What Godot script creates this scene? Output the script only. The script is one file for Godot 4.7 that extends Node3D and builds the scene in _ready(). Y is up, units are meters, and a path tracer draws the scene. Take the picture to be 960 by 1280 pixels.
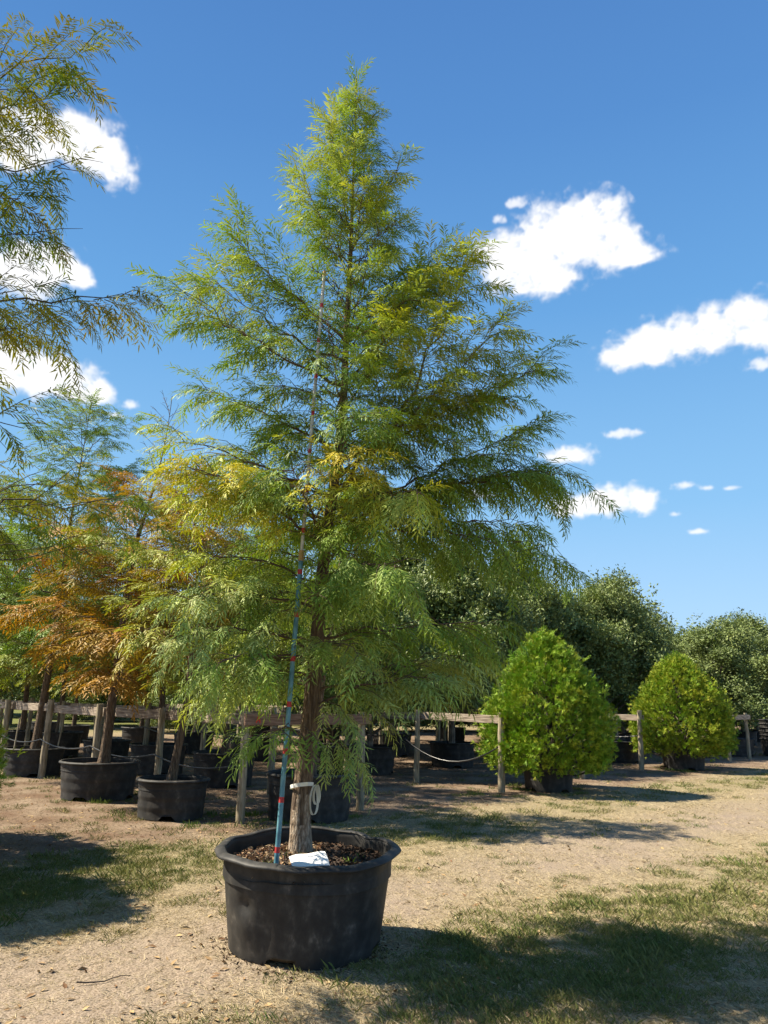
extends Node3D
# A tree nursery on a sunny autumn day: a bald cypress in a large black tub, rows of potted trees behind it.

var rng := RandomNumberGenerator.new()
var taken := {}
var M := {}
var n_patch := FastNoiseLite.new()
var n_fine := FastNoiseLite.new()
var n_bump := FastNoiseLite.new()
const ROW := Vector2(-0.69, -0.724)      # the way the rows of tubs run, away from the drive
const FRONT := Vector2(0.7, -0.714)      # the way the drive and the ends of the rows run
const POST_A := Vector2(-1.81, -10.84)

# ---------------------------------------------------------------- meshes
class MB:
	var v := PackedVector3Array()
	var n := PackedVector3Array()
	var c := PackedColorArray()
	var i := PackedInt32Array()

	func tri(a: Vector3, b: Vector3, d: Vector3) -> void:
		var k := v.size()
		v.append(a); v.append(b); v.append(d)
		i.append(k); i.append(k + 1); i.append(k + 2)

	func tube(p: PackedVector3Array, r: PackedFloat32Array, sides: int, cap := false) -> void:
		var up := Vector3.UP
		var t0 := (p[1] - p[0]).normalized()
		if absf(t0.dot(up)) > 0.9:
			up = Vector3.RIGHT
		var first := v.size()
		for k in p.size():
			var t := (p[mini(k + 1, p.size() - 1)] - p[maxi(k - 1, 0)]).normalized()
			var s := t.cross(up).normalized()
			up = s.cross(t).normalized()
			for j in sides:
				var a := TAU * j / sides
				var d := s * cos(a) + up * sin(a)
				v.append(p[k] + d * r[k]); n.append(d)
		for k in p.size() - 1:
			for j in sides:
				var a := first + k * sides + j
				var b := first + k * sides + (j + 1) % sides
				quad(a, b, b + sides, a + sides)
		if cap:
			for e in 2:
				var k := 0 if e == 0 else p.size() - 1
				var d := (p[0] - p[1]).normalized() if e == 0 else (p[k] - p[k - 1]).normalized()
				var m := v.size()
				v.append(p[k]); n.append(d)
				for j in sides:
					v.append(v[first + k * sides + j]); n.append(d)
				for j in sides:
					i.append(m); i.append(m + 1 + j); i.append(m + 1 + (j + 1) % sides)

	func quad(a: int, b: int, d: int, e: int) -> void:
		i.append(a); i.append(b); i.append(d); i.append(a); i.append(d); i.append(e)

	# a box with bevelled long edges along x, a little uneven
	func plank(length: float, high: float, thick: float, bev: float, wob: float, g: RandomNumberGenerator) -> void:
		var prof: Array[Vector2] = []
		var hy := high / 2.0
		var hz := thick / 2.0
		prof = [Vector2(-hy + bev, -hz), Vector2(hy - bev, -hz), Vector2(hy, -hz + bev), Vector2(hy, hz - bev), Vector2(hy - bev, hz), Vector2(-hy + bev, hz), Vector2(-hy, hz - bev), Vector2(-hy, -hz + bev)]
		var segs := maxi(2, int(length / 0.4))
		var rings: Array = []
		for k in segs + 1:
			var x := -length / 2.0 + length * k / segs
			var oy := g.randf_range(-wob, wob)
			var oz := g.randf_range(-wob, wob)
			var ring: Array[Vector3] = []
			for q in prof:
				ring.append(Vector3(x, q.x + oy, q.y + oz))
			rings.append(ring)
		for k in segs:
			for j in 8:
				var a: Vector3 = rings[k][j]
				var b: Vector3 = rings[k][(j + 1) % 8]
				var d: Vector3 = rings[k + 1][(j + 1) % 8]
				var e: Vector3 = rings[k + 1][j]
				face4(a, b, d, e)
		for e in 2:
			var ring: Array = rings[0 if e == 0 else segs]
			for j in range(1, 7):
				var nn := Vector3(-1, 0, 0) if e == 0 else Vector3(1, 0, 0)
				var k := v.size()
				v.append(ring[0]); v.append(ring[j]); v.append(ring[j + 1])
				n.append(nn); n.append(nn); n.append(nn)
				i.append(k); i.append(k + 1); i.append(k + 2)

	func face4(a: Vector3, b: Vector3, d: Vector3, e: Vector3) -> void:
		var mid := (a + b + d + e) / 4.0
		var nn := (b - a).cross(e - a).normalized()
		var away := Vector3(0, mid.y, mid.z)
		if nn.dot(away) < 0.0:
			nn = -nn
		var k := v.size()
		for q in [a, b, d, e]:
			v.append(q); n.append(nn)
		quad(k, k + 1, k + 2, k + 3)

	# rings of [radius, height]; bend(angle, ring) gives a change of radius and height
	func lathe(prof: Array, sides: int, bend: Callable) -> void:
		var first := v.size()
		for k in prof.size():
			for j in sides:
				var a := TAU * j / sides
				var o: Vector2 = bend.call(a, k)
				var r: float = prof[k][0] + o.x
				v.append(Vector3(r * cos(a), prof[k][1] + o.y, r * sin(a)))
		for k in prof.size() - 1:
			for j in sides:
				var a := first + k * sides + j
				var b := first + k * sides + (j + 1) % sides
				quad(b, b + sides, a + sides, a)

	func mesh(mat: Material, smooth := false) -> ArrayMesh:
		var arr := []
		arr.resize(Mesh.ARRAY_MAX)
		if n.size() == v.size() and n.size() > 0:
			for k in range(0, i.size(), 3):
				var g := (v[i[k + 2]] - v[i[k]]).cross(v[i[k + 1]] - v[i[k]])
				if g.dot(n[i[k]] + n[i[k + 1]] + n[i[k + 2]]) < 0.0:
					var t := i[k + 1]
					i[k + 1] = i[k + 2]
					i[k + 2] = t
			arr[Mesh.ARRAY_NORMAL] = n
		elif smooth:
			var nn := PackedVector3Array()
			nn.resize(v.size())
			for k in range(0, i.size(), 3):
				var g := (v[i[k + 2]] - v[i[k]]).cross(v[i[k + 1]] - v[i[k]])
				nn[i[k]] += g
				nn[i[k + 1]] += g
				nn[i[k + 2]] += g
			for k in nn.size():
				nn[k] = nn[k].normalized()
			arr[Mesh.ARRAY_NORMAL] = nn
		arr[Mesh.ARRAY_VERTEX] = v
		arr[Mesh.ARRAY_INDEX] = i
		if c.size() == v.size() and c.size() > 0:
			arr[Mesh.ARRAY_COLOR] = c
		var m := ArrayMesh.new()
		m.add_surface_from_arrays(Mesh.PRIMITIVE_TRIANGLES, arr)
		m.surface_set_material(0, mat)
		return m

func numbered(called: String) -> String:
	var k: int = taken.get(called, 0)
	taken[called] = k + 1
	return called if k == 0 else "%s_%03d" % [called, k]

func tag(o: Node3D, label: String, category: String, group := "", kind := "") -> Node3D:
	o.set_meta("label", label)
	o.set_meta("category", category)
	if group != "":
		o.set_meta("group", group)
	if kind != "":
		o.set_meta("kind", kind)
	return o

func base(called: String, at: Vector3, turn := 0.0) -> Node3D:
	var o := Node3D.new()
	o.name = numbered(called)
	add_child(o)
	o.position = at
	o.rotation.y = turn
	return o

func part(called: String, mesh: Mesh, parent: Node3D, at := Vector3.ZERO) -> MeshInstance3D:
	var o := MeshInstance3D.new()
	o.name = called
	o.mesh = mesh
	parent.add_child(o, true)
	o.position = at
	return o

func single(called: String, mesh: Mesh, at := Vector3.ZERO) -> MeshInstance3D:
	var o := MeshInstance3D.new()
	o.name = numbered(called)
	o.mesh = mesh
	add_child(o)
	o.position = at
	return o

func copy_of(o: Node3D, at: Vector3, turn: float, size: float, label := "", group := "") -> Node3D:
	var c: Node3D = o.duplicate()
	c.name = numbered(String(o.name).rstrip("0123456789").rstrip("_"))
	add_child(c)
	c.position = at
	c.rotation.y = turn
	c.scale = Vector3.ONE * size
	if label != "":
		c.set_meta("label", label)
	if group != "":
		c.set_meta("group", group)
	return c

func scattered(called: String, mesh: Mesh, xf: Array, cols: Array, parent: Node3D) -> MultiMeshInstance3D:
	var mm := MultiMesh.new()
	mm.transform_format = MultiMesh.TRANSFORM_3D
	mm.use_colors = true
	mm.mesh = mesh
	mm.instance_count = xf.size()
	for k in xf.size():
		mm.set_instance_transform(k, xf[k])
		mm.set_instance_color(k, cols[k])
	var o := MultiMeshInstance3D.new()
	o.name = called
	o.multimesh = mm
	o.set_meta("kind", "stuff")
	parent.add_child(o, true)
	return o

# many small leafy pieces joined into one crown; every piece keeps its own tint
func baked(called: String, piece: ArrayMesh, xf: Array, cols: Array, parent: Node3D) -> MeshInstance3D:
	var src := piece.surface_get_arrays(0)
	var pv: PackedVector3Array = src[Mesh.ARRAY_VERTEX]
	var pi: PackedInt32Array = src[Mesh.ARRAY_INDEX]
	var v := PackedVector3Array()
	var c := PackedColorArray()
	var idx := PackedInt32Array()
	idx.resize(pi.size() * xf.size())
	var one := PackedColorArray()
	one.resize(pv.size())
	var at := 0
	for k in xf.size():
		var t: Transform3D = xf[k]
		var first := k * pv.size()
		v.append_array(t * pv)
		one.fill(cols[k])
		c.append_array(one)
		for q in pi:
			idx[at] = first + q
			at += 1
	var arr := []
	arr.resize(Mesh.ARRAY_MAX)
	arr[Mesh.ARRAY_VERTEX] = v
	arr[Mesh.ARRAY_COLOR] = c
	arr[Mesh.ARRAY_INDEX] = idx
	var m := ArrayMesh.new()
	m.add_surface_from_arrays(Mesh.PRIMITIVE_TRIANGLES, arr)
	m.surface_set_material(0, piece.surface_get_material(0))
	var o := part(called, m, parent)
	o.set_meta("kind", "stuff")
	return o

# ---------------------------------------------------------------- materials
func noise_image(seed_: int, freq: float, octaves: int, size: int, ramp: Array) -> ImageTexture:
	var nz := FastNoiseLite.new()
	nz.seed = seed_
	nz.frequency = freq
	nz.fractal_octaves = octaves
	nz.fractal_gain = 0.6
	var src := nz.get_seamless_image(size, size)
	src.convert(Image.FORMAT_L8)
	var d := src.get_data()
	var grad := Gradient.new()
	grad.offsets = PackedFloat32Array(ramp.map(func(a): return a[0]))
	grad.colors = PackedColorArray(ramp.map(func(a): return a[1]))
	var lut: Array[Color] = []
	for k in 256:
		lut.append(grad.sample(k / 255.0))
	var out := PackedByteArray()
	out.resize(size * size * 3)
	for k in d.size():
		var col := lut[d[k]]
		out[k * 3] = col.r8
		out[k * 3 + 1] = col.g8
		out[k * 3 + 2] = col.b8
	var img := Image.create_from_data(size, size, false, Image.FORMAT_RGB8, out)
	img.generate_mipmaps()
	return ImageTexture.create_from_image(img)

func lin(r: float, g: float, b: float) -> Color:
	return Color(r, g, b).linear_to_srgb()

func surf(tex: Texture2D, scale_: Vector3, rough: float, height_tex: Texture2D = null, height := 0.0, offset := Vector3.ZERO, world := false) -> StandardMaterial3D:
	var m := StandardMaterial3D.new()
	m.albedo_texture = tex
	m.roughness = rough
	m.uv1_triplanar = true
	m.uv1_world_triplanar = world
	m.uv1_scale = scale_
	m.uv1_offset = offset
	if height_tex:
		m.heightmap_enabled = true
		m.heightmap_texture = height_tex
		m.heightmap_scale = height
	return m

func plain(col: Color, rough: float) -> StandardMaterial3D:
	var m := StandardMaterial3D.new()
	m.albedo_color = col
	m.roughness = rough
	return m

func leafy(rough: float, back: float, spec := 0.5) -> StandardMaterial3D:
	var m := StandardMaterial3D.new()
	m.vertex_color_use_as_albedo = true
	m.roughness = rough
	m.metallic_specular = spec
	m.cull_mode = BaseMaterial3D.CULL_DISABLED
	if back > 0.0:
		m.backlight_enabled = true
		m.backlight = Color(back, back * 0.98, back * 0.55)
	return m

func make_materials() -> void:
	var grey := noise_image(3, 0.02, 5, 512, [[0.0, Color(0, 0, 0)], [1.0, Color(1, 1, 1)]])
	M.grey = grey
	var wood := noise_image(11, 0.012, 6, 512, [[0.15, lin(0.10, 0.075, 0.055)], [0.42, lin(0.22, 0.17, 0.125)], [0.6, lin(0.31, 0.25, 0.19)], [0.9, lin(0.40, 0.34, 0.27)]])
	var post := noise_image(12, 0.014, 6, 512, [[0.15, lin(0.12, 0.095, 0.06)], [0.45, lin(0.24, 0.2, 0.13)], [0.65, lin(0.33, 0.28, 0.19)], [0.9, lin(0.42, 0.37, 0.28)]])
	M.rail = []
	M.post = []
	for k in 4:
		var o := Vector3(k * 0.31, k * 0.17, k * 0.23)
		M.rail.append(surf(wood, Vector3(0.35, 5, 5), 0.9, grey, 0.2, o))
		M.post.append(surf(post, Vector3(3.5, 0.35, 3.5), 0.9, grey, 0.25, o))
	var red_wood := noise_image(13, 0.012, 6, 512, [[0.2, lin(0.10, 0.055, 0.035)], [0.5, lin(0.20, 0.115, 0.075)], [0.85, lin(0.30, 0.2, 0.14)]])
	M.red_rail = surf(red_wood, Vector3(0.35, 5, 5), 0.9, grey, 0.2)
	var bark := noise_image(14, 0.016, 5, 512, [[0.2, lin(0.0513, 0.0321, 0.02)], [0.48, lin(0.116, 0.0748, 0.0442)], [0.65, lin(0.178, 0.121, 0.0749)], [0.85, lin(0.233, 0.178, 0.121)]])
	M.bark = surf(bark, Vector3(5, 0.7, 5), 0.95, grey, 1.6)
	var pale_bark := noise_image(15, 0.02, 5, 512, [[0.2, lin(0.12, 0.085, 0.055)], [0.48, lin(0.25, 0.18, 0.12)], [0.6, lin(0.38, 0.3, 0.22)], [0.85, lin(0.48, 0.41, 0.32)]])
	M.pale_bark = surf(pale_bark, Vector3(5, 1.5, 5), 0.95, grey, 1.2)
	var grey_bark := noise_image(16, 0.02, 5, 256, [[0.2, lin(0.07, 0.055, 0.042)], [0.5, lin(0.16, 0.13, 0.1)], [0.8, lin(0.27, 0.23, 0.19)]])
	M.grey_bark = surf(grey_bark, Vector3(4, 0.8, 4), 0.95, grey, 1.0)
	M.twig = plain(lin(0.11, 0.07, 0.045), 0.9)
	M.dark_twig = plain(lin(0.055, 0.042, 0.032), 0.9)
	var tub := noise_image(17, 0.012, 6, 512, [[0.0, lin(0.0194, 0.0194, 0.0194)], [0.45, lin(0.0324, 0.0314, 0.0302)], [0.62, lin(0.0454, 0.0432, 0.04)], [0.78, lin(0.0702, 0.0648, 0.0583)], [0.9, lin(0.141, 0.13, 0.114)]])
	M.tub = surf(tub, Vector3(1.3, 0.8, 1.3), 0.55, grey, 0.12)
	M.tub.metallic_specular = 0.3
	M.tub_old = surf(tub, Vector3(0.9, 0.6, 0.9), 0.6, grey, 0.2, Vector3(0.4, 0.2, 0.7))
	M.tub_old.metallic_specular = 0.3
	var soil := noise_image(18, 0.05, 5, 512, [[0.2, lin(0.018, 0.013, 0.01)], [0.5, lin(0.055, 0.038, 0.026)], [0.8, lin(0.12, 0.08, 0.055)]])
	M.soil = surf(soil, Vector3(3, 3, 3), 1.0, soil, 2.0)
	var earth := noise_image(19, 0.06, 6, 1024, [[0.1, Color(0.62, 0.6, 0.57)], [0.4, Color(0.84, 0.83, 0.81)], [0.55, Color(0.95, 0.95, 0.94)], [0.8, Color(1, 1, 1)]])
	M.ground = surf(earth, Vector3(0.8, 0.8, 0.8), 1.0, grey, 1.5, Vector3.ZERO, true)
	M.ground.vertex_color_use_as_albedo = true
	M.ground.metallic_specular = 0.2
	M.needles = leafy(0.6, 0.75, 0.4)
	M.leaf = leafy(0.5, 0.5, 0.4)
	M.scale_leaf = leafy(0.6, 0.3, 0.4)
	M.blade = leafy(0.8, 0.5, 0.3)
	M.litter = leafy(0.85, 0.2, 0.3)
	M.hose = plain(lin(0.02, 0.02, 0.021), 0.32)
	M.teal = surf(noise_image(20, 0.03, 4, 256, [[0.2, lin(0.055, 0.15, 0.19)], [0.5, lin(0.085, 0.235, 0.29)], [0.8, lin(0.16, 0.33, 0.37)]]), Vector3(3, 1, 3), 0.45)
	M.pale_tube = surf(noise_image(21, 0.03, 4, 256, [[0.2, lin(0.3, 0.29, 0.25)], [0.5, lin(0.5, 0.49, 0.44)], [0.8, lin(0.62, 0.61, 0.57)]]), Vector3(3, 1, 3), 0.5)
	M.red = plain(lin(0.42, 0.03, 0.03), 0.6)
	M.ochre = plain(lin(0.4, 0.25, 0.08), 0.6)
	M.white = plain(lin(0.78, 0.78, 0.76), 0.6)
	M.ribbon = leafy(0.5, 0.4)
	M.ribbon.vertex_color_use_as_albedo = false
	M.ribbon.albedo_color = lin(0.72, 0.72, 0.68)
	M.spray_red = plain(lin(0.55, 0.035, 0.02), 0.8)

# ---------------------------------------------------------------- leaves
# a twig of bald cypress along +z: narrow drooping feathers to both sides, nearly in one plane
func cypress_spray(length: float, fronds: int, frond_len: float, wide: float, g: RandomNumberGenerator) -> ArrayMesh:
	var b := MB.new()
	var droop := 0.14
	for f in fronds + 1:
		var t := (f + 0.3) / (fronds + 0.5)
		var at := Vector3(0, -droop * length * t * t * 2.0, length * t)
		var side := -1.0 if f % 2 == 0 else 1.0
		var dir := Vector3(side * g.randf_range(0.4, 1.0), g.randf_range(-0.4, 0.3), g.randf_range(0.5, 1.0)).normalized()
		if f == fronds:
			dir = Vector3(g.randf_range(-0.2, 0.2), -0.25, 1).normalized()
		var fl := frond_len * g.randf_range(0.65, 1.2) * (1.0 - 0.5 * absf(t - 0.4))
		var up := Vector3(g.randf_range(-0.5, 0.5), 1, g.randf_range(-0.4, 0.4)).normalized()
		var sd := dir.cross(up).normalized() * wide * g.randf_range(0.8, 1.2)
		var sag := Vector3(g.randf_range(-0.05, 0.05), -g.randf_range(0.15, 0.5), 0) * fl
		var p1 := at + dir * fl * 0.32 + sag * 0.10
		var p2 := at + dir * fl * 0.68 + sag * 0.46
		var p3 := at + dir * fl + sag
		var fold := up * wide * 0.3
		b.tri(at, p1 + sd * 0.5 + fold, p1 - sd * 0.5 + fold)
		b.tri(p1 + sd * 0.5 + fold, p2 + sd * 0.42, p1 - sd * 0.5 + fold)
		b.tri(p1 - sd * 0.5 + fold, p2 + sd * 0.42, p2 - sd * 0.42)
		b.tri(p2 + sd * 0.42, p3, p2 - sd * 0.42)
	return b.mesh(M.needles)

# a clump of oval leaves round the origin, for oaks
func leaf_clump(count: int, spread: float, leaf: float, g: RandomNumberGenerator) -> ArrayMesh:
	var b := MB.new()
	for k in count:
		var at := Vector3(g.randfn(0, 0.45), g.randfn(0, 0.4), g.randfn(0, 0.45)) * spread
		var d := (at.normalized() * 0.8 + Vector3(g.randf_range(-1, 1), g.randf_range(-0.6, 0.8), g.randf_range(-1, 1))).normalized()
		var sd := d.cross(Vector3(g.randf_range(-0.6, 0.6), 1, g.randf_range(-0.6, 0.6))).normalized()
		var ln := leaf * g.randf_range(0.7, 1.2)
		var w := ln * 0.24
		var m := at + d * ln * 0.5
		var dn := d.cross(sd) * w * 0.35
		b.tri(at, m + sd * w + dn, at + d * ln)
		b.tri(at, at + d * ln, m - sd * w + dn)
	return b.mesh(M.leaf)

# an upright fan of scale leaves along +z (the outward way), for arborvitae
func scale_fan(g: RandomNumberGenerator) -> ArrayMesh:
	var b := MB.new()
	for k in 14:
		var a := g.randf_range(-0.8, 0.8)
		var ln := g.randf_range(0.05, 0.105)
		var root := Vector3(g.randf_range(-0.015, 0.015), g.randf_range(-0.02, 0.02), g.randf_range(-0.01, 0.05))
		var d := Vector3(g.randf_range(-0.4, 0.4), sin(a), cos(a)).normalized()
		var sd := d.cross(Vector3(g.randf_range(0.5, 1.0), g.randf_range(-0.4, 0.4), g.randf_range(-0.5, 0.5))).normalized()
		var w := g.randf_range(0.004, 0.007)
		b.tri(root + sd * w, root + d * ln, root - sd * w)
		b.tri(root + d * ln * 0.35, root + d * ln * 0.8 + sd * w * (2.6 if k % 2 == 0 else -2.6), root + d * ln * 0.55)
	return b.mesh(M.scale_leaf)

func grass_clump(blades: int, radius: float, low: float, high: float, len0: float, len1: float, wide: float, g: RandomNumberGenerator) -> ArrayMesh:
	var b := MB.new()
	for k in blades:
		var a := g.randf() * TAU
		var r := radius * sqrt(g.randf())
		var at := Vector3(cos(a) * r, -0.004, sin(a) * r)
		var h := g.randf() * TAU
		var e := g.randf_range(low, high)
		var d := Vector3(cos(h) * cos(e), sin(e), sin(h) * cos(e))
		var ln := g.randf_range(len0, len1)
		var sd := Vector3(-sin(h), 0, cos(h)) * wide
		var mid := at + d * ln * 0.55
		var tip := at + d * ln + Vector3(cos(h), -0.5 * sin(e), sin(h)) * ln * 0.18
		b.tri(at + sd, mid + sd * 0.6, at - sd)
		b.tri(mid + sd * 0.6, tip, at - sd)
	return b.mesh(M.blade)

# ---------------------------------------------------------------- trees
func pick(pal: Array, g: RandomNumberGenerator) -> Color:
	var a: Color = pal[g.randi() % pal.size()]
	var b: Color = pal[g.randi() % pal.size()]
	return a.lerp(b, g.randf() * 0.6)

func bez(a: Vector3, b: Vector3, c: Vector3, t: float) -> Vector3:
	return a.lerp(b, t).lerp(b.lerp(c, t), t)

# one limb with its side twigs; sprays go into xf / cols
func limb(tree: Node3D, p0: Vector3, ctrl: Vector3, tip: Vector3, r0: float, tint: Color, xf: Array, cols: Array, o: Dictionary, g: RandomNumberGenerator, into: MB = null) -> void:
	var b := into if into else MB.new()
	var ln := p0.distance_to(ctrl) * 0.5 + ctrl.distance_to(tip) * 0.5
	ln = maxf(ln, p0.distance_to(tip))
	var steps := clampi(int(ln / 0.12), 4, 14)
	var pts := PackedVector3Array()
	var rad := PackedFloat32Array()
	var wob := ln * 0.022
	for k in steps + 1:
		var t := float(k) / steps
		var q := bez(p0, ctrl, tip, t)
		if k > 0:
			q += Vector3(g.randf_range(-wob, wob), g.randf_range(-wob, wob), g.randf_range(-wob, wob))
		pts.append(q)
		rad.append(lerpf(r0, 0.0025, pow(t, 0.75)))
	b.tube(pts, rad, 5)
	var bare: float = o.get("bare", 0.18)
	var gap: float = o.get("gap", 0.1)
	var step: float = o.get("step", 0.075)
	var sc: float = o.get("size", 1.0) * (1.0 - 0.35 * o.get("small", 0.0))
	var hang: float = o.get("hang", 0.25)
	var fill: float = o.get("fill", 1.0)
	var count := maxi(3, int(ln * (1.0 - bare) / gap))
	for k in count:
		var t := bare + (1.0 - bare) * (k + g.randf()) / count
		var at := bez(p0, ctrl, tip, t)
		var tan_ := (bez(p0, ctrl, tip, minf(1.0, t + 0.05)) - bez(p0, ctrl, tip, t - 0.05)).normalized()
		var sd := tan_.cross(Vector3.UP).normalized()
		var s := 1.0 if k % 2 == 0 else -1.0
		var up := sd.cross(tan_)
		var d := (tan_ * g.randf_range(0.6, 1.1) + sd * s * g.randf_range(0.4, 1.0) + up * g.randf_range(-0.45, 0.6)).normalized()
		var sl := clampf(ln * (0.42 - 0.25 * t) * g.randf_range(0.6, 1.3), 0.08, o.get("twig", 0.7))
		var e := at + d * sl + Vector3(0, -hang * sl * g.randf_range(0.2, 1.0), 0)
		var mid := at + d * sl * 0.55
		b.tube(PackedVector3Array([at, mid, e]), PackedFloat32Array([0.004, 0.003, 0.0015]), 3)
		if g.randf() > fill:
			continue
		var ns := maxi(2, int(sl / step))
		var c2 := tint.lerp(pick(o.pal, g), g.randf() * 0.5)
		for q in ns:
			var u := (q + 0.5) / ns
			var pt := bez(at, mid, e, u)
			var f := ((e - at).normalized() * 0.75 + d.cross(Vector3.UP).normalized() * (1.0 if q % 2 == 0 else -1.0) * g.randf_range(0.15, 0.6) + Vector3(0, -hang * g.randf_range(0.2, 1.2), 0) + Vector3(g.randfn(0, 0.1), g.randfn(0, 0.1), g.randfn(0, 0.1))).normalized()
			spray_at(pt, f, sc * g.randf_range(0.7, 1.25), c2, xf, cols, g)
		spray_at(e, ((e - mid).normalized() + Vector3(0, -hang * 0.5, 0)).normalized(), sc * g.randf_range(0.8, 1.2), c2, xf, cols, g)
	for k in (3 if fill > 0.0 else 0):
		var d := ((tip - ctrl).normalized() + Vector3(g.randfn(0, 0.3), g.randfn(0, 0.3), g.randfn(0, 0.3))).normalized()
		spray_at(tip, d, sc * g.randf_range(0.8, 1.2), tint, xf, cols, g)
	if into == null:
		part("branch", b.mesh(o.get("bark", M.twig)), tree)

func spray_at(p: Vector3, f: Vector3, s: float, tint: Color, xf: Array, cols: Array, g: RandomNumberGenerator) -> void:
	var sd := f.cross(Vector3(g.randfn(0, 0.25), 1, g.randfn(0, 0.25))).normalized()
	var up := sd.cross(f).normalized()
	xf.append(Transform3D(Basis(-sd * s, up * s, f * s), p))
	var j := g.randf_range(0.75, 1.25)
	cols.append(Color(tint.r * j * g.randf_range(0.88, 1.14), tint.g * j, tint.b * j * g.randf_range(0.8, 1.2)))

# trunk: points from the ground up. profile: [height, reach] pairs of the crown, in the tree's own metres
func cypress(tree: Node3D, trunk: PackedVector3Array, r0: float, profile: Array, o: Dictionary, seed_: int, hand: Array = []) -> void:
	var g := RandomNumberGenerator.new()
	g.seed = seed_
	var b := MB.new()
	var n := trunk.size()
	var top: float = trunk[n - 1].y
	# trunk, lofted finely, with flutes
	var fine := PackedVector3Array()
	var rad := PackedFloat32Array()
	var steps := 44
	for k in steps + 1:
		var y := lerpf(trunk[0].y, top, pow(float(k) / steps, 1.25))
		fine.append(trunk_at(trunk, y))
		var t := (y - trunk[0].y) / (top - trunk[0].y)
		rad.append(maxf(0.006, r0 * pow(1.0 - t, 1.12)) + r0 * 0.42 * exp(-(y - trunk[0].y) / 0.11))
	b.tube(fine, rad, 14)
	for k in b.v.size():
		var ring := int(k / 14)
		var a := TAU * (k % 14) / 14.0
		var f := 1.0 + 0.05 * sin(a * 5.0 + ring * 0.13) + 0.03 * sin(a * 3.0 - ring * 0.31) + g.randf_range(-0.02, 0.02)
		b.v[k] = fine[ring] + (b.v[k] - fine[ring]) * f
	if o.has("flare"):
		# the pale foot of the trunk is a piece of bark of its own
		var cut: int = o.flare
		var lo := MB.new()
		var hi := MB.new()
		lo.v = b.v.duplicate(); lo.n = b.n.duplicate()
		hi.v = b.v.duplicate(); hi.n = b.n.duplicate()
		var rough_edge: Array[int] = []
		for j in 14:
			rough_edge.append(cut + g.randi_range(-1, 2))
		for q in steps:
			for j in 14:
				var m: MB = lo if q < rough_edge[j] else hi
				m.quad(q * 14 + j, q * 14 + (j + 1) % 14, q * 14 + (j + 1) % 14 + 14, q * 14 + j + 14)
		part("trunk", hi.mesh(o.trunk), tree)
		part("root_flare", lo.mesh(M.pale_bark), tree)
	else:
		part("trunk", b.mesh(o.trunk), tree)
	var xf := []
	var cols := []
	var joined: MB = null if o.get("each", false) else MB.new()
	for h in hand:
		# [height on the trunk, tip, lift of the middle, thickness, tint, options]
		var p0 := trunk_at(trunk, h[0])
		var tip: Vector3 = h[1]
		var c: Vector3 = p0.lerp(tip, 0.5) + Vector3(0, h[2], 0)
		var oo := o.duplicate()
		oo.merge(h[5], true)
		limb(tree, p0, c, tip, h[3], h[4], xf, cols, oo, g, joined)
	var limbs: int = o.limbs
	var az := g.randf() * TAU
	var low: float = profile[0][0]
	for k in limbs:
		var t := (k + g.randf()) / limbs
		var y := lerpf(low, top - 0.25, pow(t, 0.9))
		az += 2.4 + g.randf_range(-0.3, 0.3)
		var reach := 0.0
		for q in profile.size() - 1:
			if y >= profile[q][0]:
				reach = remap(minf(y, profile[q + 1][0]), profile[q][0], profile[q + 1][0], profile[q][1], profile[q + 1][1])
		reach *= g.randf_range(0.45, 1.12)
		var dir := Vector3(cos(az), 0, sin(az))
		if o.has("lean") and o.has("flare"):
			reach *= 1.0 - 0.55 * maxf(0.0, dir.x) * smoothstep(3.2, 1.8, y)
		if o.has("lean"):
			reach *= 1.0 + dir.dot(o.lean)
		var hgt := (y - low) / (top - low)
		var rise := lerpf(o.get("rise0", 0.05), o.get("rise1", 1.0), hgt) * reach
		var p0 := trunk_at(trunk, y)
		var tip := p0 + dir * reach + Vector3(0, rise + g.randf_range(-0.12, 0.12) * reach, 0)
		var c := p0 + dir * reach * 0.55 + Vector3(0, rise * 0.55 + reach * 0.16, 0)
		var pal: Array = o.pal
		var tint := pick(pal, g)
		var oo := o.duplicate()
		oo.small = hgt
		if o.get("bare_top", false) and y > 5.3:
			oo.fill = 0.0
			oo.gap = 0.16
			tip = p0 + dir * 0.45 * g.randf_range(0.5, 1.0) + Vector3(0, 0.35, 0)
			c = p0.lerp(tip, 0.5)
		limb(tree, p0, c, tip, clampf(reach * 0.0095, 0.005, 0.022), tint, xf, cols, oo, g, joined)
	# the leader
	for k in 18:
		var y := top - 0.75 * k / 18.0
		var d := Vector3(g.randfn(0, 0.5), 1.0, g.randfn(0, 0.5)).normalized()
		if not o.get("bare_top", false):
			spray_at(trunk_at(trunk, y), d, o.get("size", 1.0) * 0.9, pick(o.pal, g), xf, cols, g)
	if o.has("clear"):
		var kx := []
		var kc := []
		for k in xf.size():
			if g.randf() > (o.clear as Callable).call((xf[k] as Transform3D).origin):
				kx.append(xf[k])
				kc.append(cols[k])
		xf = kx
		cols = kc
	if joined:
		part("branches", joined.mesh(o.get("bark", M.twig)), tree)
	baked("crown", o.spray, xf, cols, tree)

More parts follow.
